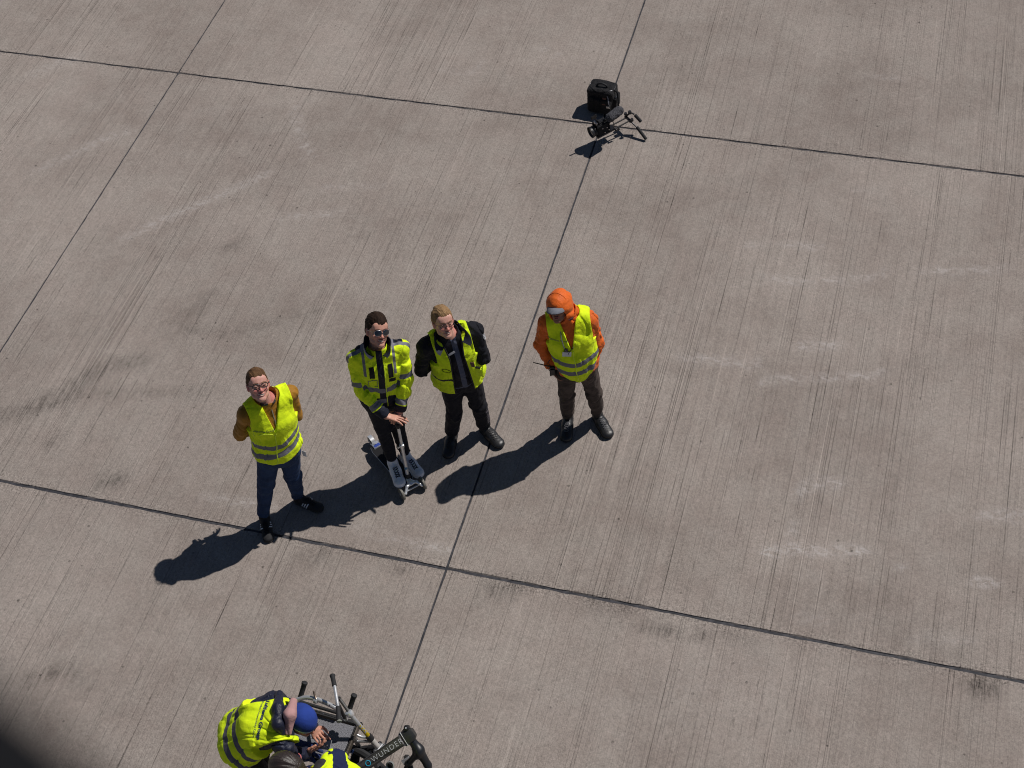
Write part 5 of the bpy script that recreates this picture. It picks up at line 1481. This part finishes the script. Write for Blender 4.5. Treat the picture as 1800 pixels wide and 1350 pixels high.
    vol.disp(lambda Q: ridge(np.stack([(Q - c1) @ sd * 26 + (Q - c1) @ ux * 5, (Q - c1) @ ux * 7, Q[:, 2] * 6], -1), 3) * .009 + (fbm(Q * 20, 15) - .5) * .008, .025)
    vol_obj('pink_hood', vol, cloth('pale_pink', (.42, .24, .235), fold=.4, rough=.85), per.root, per.base)
    # beanie
    P = [(ell(h.w(0, -.012, .034), (.092, .112, .104), h.R), 0)]
    vol = Vol.around([p for p, _ in P], .0034, .04)
    for p, k in P: vol.add(p, k)
    vol.disp(lambda W: ridge(h.loc(W) * np.array([9, 7, 2]), 3) * .003, .02)
    lim = lambda q: .004 + .22 * np.clip(q[:, 1], -.1, .09) * .3
    vol.clip(lambda W: lim(h.loc(W)) - h.loc(W)[:, 2])
    st = lambda W: np.max([.0030 - np.abs(h.loc(W)[:, 2] - lim(h.loc(W)) - k) for k in (.012, .022, .027)], 0)
    vol_obj('beanie', vol, cloth('blue_knit', (.018, .045, .24), [('stripe', (.42, .47, .62), .8)], rough=.85, weave=.8, fold=.2), per.root, per.base, attrs={'stripe': st})
    for q in 'LR': make_shoe(per, q, M['boot_leather'], M['rubber'], L=.28, W=.050, boot=.03, seed=44)
    # the phone lies in both hands
    ax = np.stack([nrm(at(580, 1308, .96) - at(563, 1306, .96)), nrm(at(571, 1298, .96) - at(571, 1318, .96)), z]); ax[1] = np.cross(ax[2], ax[0])
    p = MB().box(ph - z * .004, (.040, .0375, .004), ax, .0015).obj('phone', M['lens'], None, ph)
    tag(p, 'black phone held in both hands above the grey carpeted tray', 'phone')
    MB().box(ph + ax[0] * .041 - z * .003, (.0012, .034, .003), ax).obj('phone_edge', M['alloy'], p, ph)
    return per

def bvp(bv, px, py):
    """where the ray through a photograph point first meets a mesh"""
    o = Vector((0, 0, CAM_H)); d = Vector(RIGHT * (px - 900) + DOWN * (py - 675) + FWD * FPX).normalized()
    r = bv.ray_cast(o, d); return np.array(r[0]) if r[0] is not None else np.array(at(px, py, 1.3))

def person_dark_hair():
    J = dict(pelvis=at(668, 1440, .97), neck=at(556, 1374, 1.27)); z = np.array([0, 0, 1.])
    f = orth(J['neck'] - J['pelvis'], z); lat = -np.cross(f, z)
    J['shL'] = J['neck'] + lat * .17 - z * .06 - f * .04; J['shR'] = J['neck'] - lat * .17 - z * .05 - f * .04
    J['chest'] = J['pelvis'] * .40 + J['neck'] * .60 + z * .05
    J['hipL'] = J['pelvis'] + lat * .09 - z * .03; J['hipR'] = J['pelvis'] - lat * .09 - z * .03
    for q, s_ in (('L', 1), ('R', -1)):
        a = J['pelvis'] + lat * .12 * s_ - f * .05; J['an' + q] = np.array([a[0], a[1], .10]); J['to' + q] = J['an' + q] + f * .18 - z * .07
        J['kn' + q] = (J['hip' + q] + J['an' + q]) / 2 + f * .08 + z * .03
    for q, s_ in (('L', 1), ('R', -1)):
        J['el' + q] = J['sh' + q] + f * .10 - z * .26 + lat * .03 * s_; J['wr' + q] = J['el' + q] + f * .20 - z * .12 - lat * .03 * s_
    show(J, 'p6')
    hc = at(503, 1350, 1.36); h = Head(hc, f * .70 - z * .72, f * .6 + z * .75, .98)
    per = Person(J, h, 1.04)
    hands = hand_prims(J['wrL'], f - z * .4, -lat, 1, (.6, .6, .6, .6)) + hand_prims(J['wrR'], f - z * .4, lat, -1, (.6, .6, .6, .6))
    per.body((.55, .30, .22), None, hands, smile=False, label='dark-haired person in lime and navy jacket bending at the bottom edge')
    P = [(ell(h.w(0, -.016, .022), (.094, .112, .106), h.R), 0), (ecap(h.w(0, -.08, -.02), h.w(0, -.05, -.13), h.x, (.070, .040), (.050, .030)), .04)]
    vol = Vol.around([p for p, _ in P], .0032, .04)
    for p, k in P: vol.add(p, k)
    def strands(W):
        q = h.loc(W); a = np.arctan2(q[:, 0], q[:, 2] + .02); return -(vnoise(np.stack([a * 16, q[:, 1] * 10, q[:, 2] * 4], -1), 3) - .5) * .009
    vol.disp(strands, .03); vol.clip(lambda W: np.where(h.loc(W)[:, 1] > .045, .045 - h.loc(W)[:, 2], -1))
    s = NT('long_dark_hair'); n = s.noise(s.coord(scale=(1, .25, .4)), 150, 3, .7); hm = s.out(s.mix(n, (.008, .006, .006), (.05, .035, .03)), .38, s.bump(n, .8, .004), spec=.5)
    hr = vol_obj('hair', vol, hm, per.root, per.base, it=0)
    b = bvh_of(hr); p = bvp(b, 528, 1331); MB().tube([p + np.array([-.02, .02, .004]), p + np.array([0, .008, .006]), p + np.array([.012, -.012, .002])], .0035, 8).obj('hair_clip', plain('pink_clip', (.55, .14, .14), .4), hr, per.base)
    make_trousers(per, M['black_trouser'], e=.012, ec=.02, seed=53)
    def navy(P_):
        u, v, t = per.bf(P_); arm = np.min([segd(P_, J['sh' + q], J['el' + q])[0] for q in 'LR'], 0)
        return np.maximum(.045 - np.abs(t - (per.T - .085) - .15 * np.abs(u)), np.where((arm < .09) & (np.abs(u) > .13), .05, -1))
    hv = cloth('lime_jacket_two', LIME, [('navy', (.012, .018, .06), .75), ('tape', (.16, .15, .20), .45)], fold=.3)
    tp = lambda P_: np.where(np.abs(per.bf(P_)[0]) < .17, np.maximum(.012 - np.abs(np.abs(per.bf(P_)[0] + .0) - .085 - .1 * (per.T * .5 - per.bf(P_)[2])), -1), -1) * 1.0
    tq = lambda P_: np.where((per.bf(P_)[2] < per.T * .68), tp(P_), -1)
    make_jacket(per, hv, e=.036, ec=.030, hem=-.10, seed=55, amp=.012, neck_r=.06, attrs={'navy': navy, 'tape': tq}, collar=(.04, .075), to=.95)
    P = [(ecap(J['neck'] - lat * .10 + z * .03, J['neck'] + lat * .10 + z * .03, z, (.045, .045), (.045, .045)), 0)]
    vol = Vol.around([p for p, _ in P], .004)
    for p, k in P: vol.add(p, k)
    vol.disp(lambda Q: (fbm(Q * 24, 5) - .5) * .022, .03); vol_obj('dark_hood', vol, plain('dark_grey_fleece', (.022, .020, .024), .9, bump=.6), per.root, per.base)
    wc = h.w(.0, .070, .078); MB().lathe(wc, h.y * .55 + h.z, [(.0, .010), (.028, .008), (.044, .0), (.042, -.02)], 24).obj('headband', M['paper'], per.root, per.base)
    for q in 'LR': make_shoe(per, q, M['boot_leather'], M['rubber'], L=.26, W=.047, boot=.03, seed=54)

person_bending()
person_dark_hair()
# pair of blue gloves left on the tray
def glove(px, py, z_, ang, seed, label):
    c = at(px, py, z_); d = np.array([math.cos(ang), math.sin(ang), 0.]); P = hand_prims(c, d, (0, 0, -1.), 1, (.25, .2, .2, .3), spread=.45, first=.3, sc=1.12)
    P = [(p, k + .006) for p, k in P]; vol = Vol.around([p for p, _ in P], .0032)
    for p, k in P: vol.add(p, k)
    vol.F -= .003
    vol.disp(lambda Q: (fbm(Q * 40, seed) - .5) * .006, .02)
    o = vol_obj('glove', vol, M['glove_blue'], None, np.array([c[0], c[1], c[2] - .02]))
    MB().tube([c - d * .035, c - d * .012], [.034, .032], 16).obj('glove_cuff', M['navy'], o, np.array([c[0], c[1], c[2] - .02]))
    tag(o, label, 'glove')
glove(519, 1308, .78, -.12, 3, 'dark blue glove on the tray between the beanie and the hand holding the phone')

# ------------------------------------------------------------------ cargo cycle with the carpeted tray
def cargo_cycle():
    TZ = .72; base = at(585, 1340, 0); base = np.array([base[0], base[1], 0.]); z = np.array([0, 0, 1.])
    t = thing('cargo_cycle', 'silver-tubed cargo cycle with a grey carpeted tray and black grips', 'cargo cycle', base)
    A, B, C, D = at(506, 1239, TZ), at(630, 1273, TZ), at(601, 1348, TZ), at(480, 1318, TZ)
    x = nrm(B - A); y = orth(A - D, x); W = np.linalg.norm(B - A) / 2; Hh = np.linalg.norm(B - C) / 2; c = (B + C) / 2 - x * W; R = np.stack([x, y, z])
    s = NT('grey_carpet'); n = s.noise(s.coord(), 190, 3, .8); n2 = s.noise(s.coord(), 420, 2)
    cp = s.out(s.mix(s.mapr(n, .36, .66), (.065, .066, .075), (.31, .31, .34)), .97, s.bump(s.math('ADD', n, n2), .8, .004), spec=.05)
    MB().box(c - z * .004, (W - .02, Hh - .02, .010), R, .003).obj('carpet', cp, t, base)
    fr = M['frame_black']
    for (cc, h) in ((c + y * Hh - z * .01, (W + .02, .018, .024)), (c - y * Hh - z * .01, (W + .02, .018, .024)), (c - x * (W + .002) - z * .01, (.018, Hh - .02, .024))):
        MB().box(cc, h, R, .003).obj('tray_rail', fr, t, base)
    MB().box(c + x * (W + .001) - z * .008, (.008, Hh - .02, .026), R, .002).obj('edge_strip', plain('bronze_strip', (.13, .11, .09), .5, .6), t, base)
    MB().box(c + x * (W - .012) - z * .006, (.004, Hh - .02, .020), R, .001).obj('inner_rail', fr, t, base)
    for k in (-.5, 0, .5, .9):
        MB().lathe(c + y * Hh + x * W * k + z * .0145, z, [(.0, .002), (.004, .002), (.005, 0)], 8).obj('rivet', M['steel_ring'], t, base)
    # second rail further away and lower, legs down to small wheels
    a, b = at(523, 1232, .80), at(596, 1254, .80); MB().tube([a, b], .012, 10).obj('upper_rail', fr, t, base)
    for sx, sy in ((-1, -1), (-1, 1), (1, -1)):
        p = c + x * W * .9 * sx + y * Hh * .9 * sy - z * .02; MB().tube([p, np.array([p[0], p[1], .13])], .014, 10).obj('tray_leg', fr, t, base)
        q = np.array([p[0], p[1], .075]); w_ = MB().lathe(q - y * .018, y, [(.045, 0), (.070, .003), (.075, .012), (.075, .024), (.070, .033), (.045, .036)], 28).obj('wheel', M['rubber'], t, base)
        MB().lathe(q - y * .016, y, [(.0, 0), (.046, 0), (.046, .032), (.0, .032)], 20).obj('rim', M['alloy'], w_, base)
        MB().tube([np.array([p[0], p[1], .14]) + y * .026, q + y * .026], .007, 8).obj('fork_blade', M['alloy'], t, base)
    # the bent silver tube
    tb = smooth_path([at(519, 1256, .80), at(516, 1243, .86), at(522, 1231, .92), at(537, 1226, .95), at(556, 1229, .97), at(576, 1237, .97), at(592, 1246, .96), at(603, 1256, .93), at(608, 1264, .86)], 8)
    MB().tube(tb, .0165, 16).obj('bent_tube', M['chrome'], t, base)
    MB().tube([at(524, 1238, .90), at(533, 1243, .86), at(540, 1250, .82)], .012, 10).obj('tube_stay', M['chrome'], t, base)
    def grip(a, b, r=.0185, nm='grip'):
        u = nrm(b - a); L = np.linalg.norm(b - a)
        MB().lathe(a, u, [(r * .85, 0), (r * 1.02, .004), (r, .012), (r * .96, L * .5), (r, L - .022), (r * 1.18, L - .012), (r * 1.15, L - .003), (r * .8, L + .002), (.0, L + .003)], 22).obj(nm, M['rubber'], t, base)
    grip(at(528, 1226, .93), at(536, 1199, 1.03)); grip(at(613, 1251, .94), at(623, 1221, 1.06))
    g0, g1, g2, g3 = at(584, 1186, 1.12), at(588, 1206, 1.12), at(594, 1242, 1.12), at(596, 1267, 1.12)
    grip(g1, g0, .0165); MB().tube([g1, g2], .0115, 16).obj('cross_bar', M['chrome'], t, base); grip(g2, g3, .0170)
    m = g1 + (g2 - g1) * .80; MB().lathe(m, g2 - g1, [(.0115, 0), (.0135, .002), (.0135, .018), (.0115, .02)], 16).obj('bar_collar', M['alloy'], t, base)
    MB().lathe(g3, g3 - g2, [(.017, .0), (.0185, .003), (.0175, .007), (.0, .008)], 24).obj('end_cap', plain('pale_cap', (.30, .31, .27), .5), t, base)
    MB().tube([m, at(606, 1262, .96)], .013, 10).obj('bar_stem', M['dark_metal'], t, base)
    MB().tube([at(594, 1224, 1.04), at(613, 1251, .97)], .012, 12).obj('grey_tube', plain('grey_tube', (.16, .155, .15), .4, .6), t, base)
    MB().tube(smooth_path([at(591, 1219, 1.08), at(594, 1225, 1.09), at(598, 1226, 1.08), at(596, 1232, 1.06), at(592, 1236, 1.05)], 5), .0035, 6).obj('brake_cable', M['black_plastic'], t, base)
    MB().tube([at(551, 1215, 1.02), at(553, 1221, 1.0), at(556, 1229, .99)], [.006, .008, .007], 8).obj('clamp_lever', plain('bronze_lever', (.28, .22, .18), .35, .8), t, base)
    MB().lathe(at(555, 1232, .97), tb[30] - tb[27], [(.017, -.012), (.0195, -.010), (.0195, .010), (.017, .012)], 18).obj('lever_clamp', M['alloy'], t, base)
    # joint, column with the yellow checks, lower clamp, bracket
    j = at(615, 1255, .95); e = at(654, 1301, .72); u = nrm(e - j); L = np.linalg.norm(e - j)
    MB().lathe(j - u * .03, u, [(.016, 0), (.026, .006), (.029, .02), (.026, .045), (.019, .052)], 24).obj('joint_collar', M['chrome'], t, base)
    s = NT('alloy_with_yellow_checks'); cc = s.coord('UV'); a_ = s.attr('yel'); m1 = s.mapr(a_, -.001, .001)
    s.b.inputs['Metallic'].default_value = .5; col = s.mix(m1, (.46, .46, .48), (.62, .45, .01)); cm = s.out(col, .32)
    mb = MB(); n_, sg = 90, 24; uu = orth((0, 0, 1), u); vv = np.cross(u, uu); V = []; yl = []
    for i in range(n_ + 1):
        for k in range(sg):
            an = 2 * math.pi * k / sg; V.append(j + u * L * i / n_ + .0155 * (uu * math.cos(an) + vv * math.sin(an)))
            f_ = (i / n_ - .40) / .42; chk = (int(f_ * 9) + k // 3) % 2 == 0
            yl.append(1. if 0 < f_ < 1 and (chk or f_ > .72) and not (f_ < .2 and k % 6 > 2) else -1.)
    me = mesh_np('painted_column', np.array(V) - base, [(i * sg + k, i * sg + (k + 1) % sg, (i + 1) * sg + (k + 1) % sg, (i + 1) * sg + k) for i in range(n_) for k in range(sg)])
    set_attr(me, 'yel', yl); link('painted_column', me, t, [cm])
    MB().lathe(e - u * .05, u, [(.017, 0), (.024, .004), (.025, .03), (.023, .045)], 22).obj('clamp_ring', M['black_plastic'], t, base)
    MB().lathe(e - u * .005, u, [(.016, 0), (.0205, .004), (.0205, .075), (.018, .08)], 22).obj('pale_sleeve', plain('pale_sleeve', (.42, .40, .38), .5, bump=.2), t, base)
    MB().box(e + u * .085, (.040, .026, .012), np.stack([nrm(np.cross(u, z)), nrm(np.cross(np.cross(u, z), u)), u]), .004).obj('fork_bracket', M['alloy'], t, base)
    # alloy arms beneath the tray, brake disc, road wheel
    MB().tube(smooth_path([at(622, 1286, .66), at(630, 1293, .64), at(641, 1296, .63), at(652, 1296, .64)], 6), [.010] * 19, 10).obj('brake_arm', M['alloy'], t, base)
    MB().box(at(640, 1303, .60), (.055, .010, .012), np.stack([nrm(at(652, 1303, .6) - at(630, 1303, .6)), y, z]), .003).obj('cross_plate', M['alloy'], t, base)
    MB().tube([at(621, 1293, .66), at(633, 1316, .50)], .017, 14).obj('frame_tube', plain('brushed_grey', (.30, .30, .30), .4, .8), t, base)
    dc = at(646, 1323, .46); MB().lathe(dc, nrm(np.array([.1, -.3, .9])), [(.0, .006), (.024, .005), (.028, .0), (.026, -.01)], 28).obj('hub_cap', M['paper'], t, base)
    dn = nrm(np.array([.1, -.3, .9])); du = orth(x, dn); dv = np.cross(dn, du)
    MB().tube([dc + dn * .008 + (du * math.cos(a) + dv * math.sin(a)) * .012 for a in np.linspace(.6, 5.2, 14)], .0030, 6).tube([dc + dn * .008 + du * .002, dc + dn * .008 + du * .016], .0030, 6).obj('hub_mark', M['matt_black'], t, base)
    wc = at(640, 1345, .30); wa = nrm(np.array([.25, .95, .0])); 
    w_ = MB().lathe(wc - wa * .024, wa, [(.200, 0), (.245, .004), (.255, .024), (.245, .044), (.200, .048)], 48, True).obj('road_wheel', M['rubber'], t, base)
    MB().lathe(wc - wa * .014, wa, [(.19, 0), (.203, .002), (.203, .026), (.19, .028)], 40, True).obj('rim', M['alloy'], w_, base)
    MB().lathe(wc - wa * .022, wa, [(.0, 0), (.024, 0), (.024, .044), (.0, .044)], 20).obj('hub', M['dark_metal'], w_, base)
    for k in range(14):
        an = 2 * math.pi * k / 14; dd = (orth(z, wa) * math.cos(an) + np.cross(wa, orth(z, wa)) * math.sin(an)); MB().tube([wc + dd * .02, wc + dd * .195], .0016, 5).obj('spoke', M['steel_ring'], w_, base)
    P = [(ecap(at(630, 1318, .50), at(662, 1312, .52), None, .022, .020), 0), (ecap(at(660, 1312, .5), at(668, 1306, .6), None, .016, .012), .02), (ecap(at(626, 1322, .45), at(622, 1345, .40), None, .03, .035), .02)]
    vol = Vol.around([p for p, _ in P], .004)
    for p, k in P: vol.add(p, k)
    vol.disp(lambda Q: (fbm(Q * 30, 5) - .5) * .012, .02); vol_obj('mudguard_stay', vol, M['matt_black'], t, base)
    MB().box(at(617, 1321, .60), (.018, .014, .012), R, .004).obj('blue_reflector', plain('blue_reflector', (.05, .10, .28), .25), t, base)

def grey_bicycle():
    z = np.array([0, 0, 1.]); base = at(700, 1400, 0); base = np.array([base[0], base[1], 0.])
    t = thing('electric_bicycle', 'dark grey bicycle with a wide frame tube lettered O WUNDER at the bottom edge', 'bicycle', base)
    a = at(712, 1298, .86); b = at(630, 1353, .72); d = nrm(b - a); b = a + d * .80; cz = nrm(np.array([0, 0, CAM_H]) - a); up = orth(orth(cz, d), d); sd = np.cross(up, d)
    if (sd @ DOWN) > 0: sd = -sd        # sd: towards the upper edge of the lettering
    gm = plain('anthracite_paint', (.075, .072, .077), .38, .35, bump=.05)
    R = np.stack([-d, sd, up]); L = np.linalg.norm(b - a)
    MB().box((a + b) / 2, (L / 2, .051, .034), R, .012).obj('frame_tube', gm, t, base)
    MB().box(a - d * .0, (.0028, .053, .0355), R, .001).obj('silver_band', M['chrome'], t, base)
    # tapered head
    V = []; 
    for s_, hw, hh, off in ((.0, .050, .033, 0), (.03, .050, .034, .004), (.055, .046, .036, .010), (.075, .030, .030, .016)):
        cc = a - d * (.003 + s_) + sd * off * .2
        for k in range(20):
            an = 2 * math.pi * k / 20; cx, cy = math.cos(an), math.sin(an); ex = lambda q: math.copysign(abs(q) ** .55, q); V.append(cc + sd * hw * ex(cx) + up * hh * ex(cy))
    F = [(i * 20 + k, i * 20 + (k + 1) % 20, (i + 1) * 20 + (k + 1) % 20, (i + 1) * 20 + k) for i in range(3) for k in range(20)] + [tuple(range(60, 80)), tuple(range(20))[::-1]]
    MB().raw(V, F).obj('head_casing', plain('charcoal_paint', (.030, .031, .032), .42, .2, bump=.05), t, base)
    hb = at(715, 1279, .92); hn = nrm(orth(cz, sd * 0 + d)); MB().lathe(hb - hn * .05, hn, [(.012, 0), (.016, .03), (.019, .045), (.020, .060), (.016, .072), (.0, .077)], 24).obj('bar_end', M['black_plastic'], t, base)
    MB().lathe(hb + hn * .0265 + sd * .001, hn, [(.0, .0016), (.005, .0012), (.0055, 0)], 12).obj('bar_end_plug', M['paper'], t, base)
    MB().tube([hb - hn * .03, at(708, 1287, .86)], [.014, .011], 10).obj('bar_stem', M['matt_black'], t, base)
    # lettering
    f = a + (b - a) * 0 + up * .0352
    def at_s(s_): return f + d * s_
    text_on('lettering', 'WUNDER', .052, at_s(.140), -d, sd, M['paper'], t, base, spacing=1.22, bold=-.0011)
    o = at_s(.30) ; mb = MB(); mb.tube([o + (-d * math.cos(q) * .017 + sd * math.sin(q) * .018) for q in np.linspace(0, 2 * math.pi, 33)], .0028, 6, caps=False); mb.obj('lettering', plain('cyan_letter', (.015, .30, .48), .5), t, base)
    # black fork spreading down towards the lower right, front wheel, second wheel under the frame
    P = [(ecap(at(722, 1299, .84), at(736, 1318, .78), d, (.028, .030), (.034, .028)), 0), (ecap(at(736, 1318, .78), at(752, 1345, .66), None, .034, .026), .03), (ecap(at(752, 1345, .66), at(768, 1395, .38), None, .024, .016), .02),
         (ecap(at(736, 1322, .78), at(718, 1342, .68), None, .024, .022), .03), (ecap(at(718, 1342, .68), at(700, 1385, .40), None, .020, .016), .02)]
    vol = Vol.around([p for p, _ in P], .004)
    for p, k in P: vol.add(p, k)
    vol_obj('fork', vol, plain('satin_black', (.010, .011, .015), .4, bump=.05), t, base)
    for wc, r, nm in ((at(735, 1400, .36), .30, 'front_wheel'), (at(672, 1372, .30), .25, 'rear_wheel')):
        wa = nrm(np.cross(z, at(740, 1360, .4) - at(722, 1300, .4)))
        w_ = MB().lathe(wc - wa * .025, wa, [(r - .05, 0), (r - .008, .005), (r, .025), (r - .008, .045), (r - .05, .05)], 56, True).obj(nm, M['rubber'], t, base)
        MB().lathe(wc - wa * .014, wa, [(r - .062, 0), (r - .048, .002), (r - .048, .026), (r - .062, .028)], 48, True).obj('rim', M['dark_metal'], w_, base)
        MB().lathe(wc - wa * .04, wa, [(.0, 0), (.03, 0), (.034, .01), (.034, .07), (.03, .08), (.0, .08)], 24).obj('hub', M['alloy'], w_, base)
        for k in range(16):
            an = 2 * math.pi * k / 16; dd = orth(z, wa) * math.cos(an) + np.cross(wa, orth(z, wa)) * math.sin(an); MB().tube([wc + dd * .03, wc + dd * (r - .055)], .0018, 5).obj('spoke', M['steel_ring'], w_, base)
    hc = at(686, 1345, .55); MB().lathe(hc, up, [(.020, 0), (.030, .004), (.030, .008), (.022, .010), (.022, .004)], 30).obj('gear_ring', M['alloy'], t, base)
    MB().lathe(hc, up, [(.0, .006), (.019, .006), (.019, .0)], 24).obj('gear_hub', M['rubber'], t, base)
    MB().box(at(714, 1337, .60), (.032, .020, .004), R, .002).obj('grey_bracket', plain('light_grey_paint', (.20, .20, .22), .5), t, base)
cargo_cycle()
grey_bicycle()

# ------------------------------------------------------------------ unidentified dark out-of-focus edge close to the lens, built as an assumed stair handrail
def assumed_rail():
    o = np.array([0, 0, CAM_H])
    def near(px, py, dep): return o + (RIGHT * (px - 900) + DOWN * (py - 675) + FWD * FPX) / FPX * dep
    a = near(-206, 1619, .215); d = nrm(near(-46, 1754, .215) - a); a0 = a - d * .55; a1 = a + d * .55
    mat = plain('black_rubber_rail', (.006, .0065, .008), .8, spec=.1, bump=.2)
    t = thing('assumed_handrail', 'unidentified dark blur built as a handrail in the bottom left corner, right beside the lens', 'handrail', np.array([a[0], a[1], 0.]))
    base = np.array([a[0], a[1], 0.])
    MB().tube([a0, a0 + d * .02, a1 - d * .02, a1], [.028, .035, .035, .028], 24).obj('rail', mat, t, base)
    z = np.array([0, 0, 1.]); back = nrm(np.array([-.35, -.9, 0.])); st = M['dark_metal']  # unseen posts, flight and supports, assumed below the dark edge
    for q in (a0 + d * .08, a1 - d * .08):
        MB().tube([q - z * .03, q + back * .10 - z * .12, q + back * .10 - z * 1.0], .018, 12).obj('baluster', st, t, base)
    s0 = a0 + back * .10 - z * 1.0; s1 = a1 + back * .10 - z * 1.0; x = nrm(s1 - s0); y = orth(back, x)
    MB().box((s0 + s1) / 2 + y * .40, (.56, .45, .03), np.stack([x, y, np.cross(x, y)]), .006).obj('assumed_flight', st, t, base)
    for q in (s0 + y * .5, s1 + y * .5): MB().tube([q, np.array([q[0], q[1], .0])], .05, 14).obj('assumed_support', st, t, base)
assumed_rail()
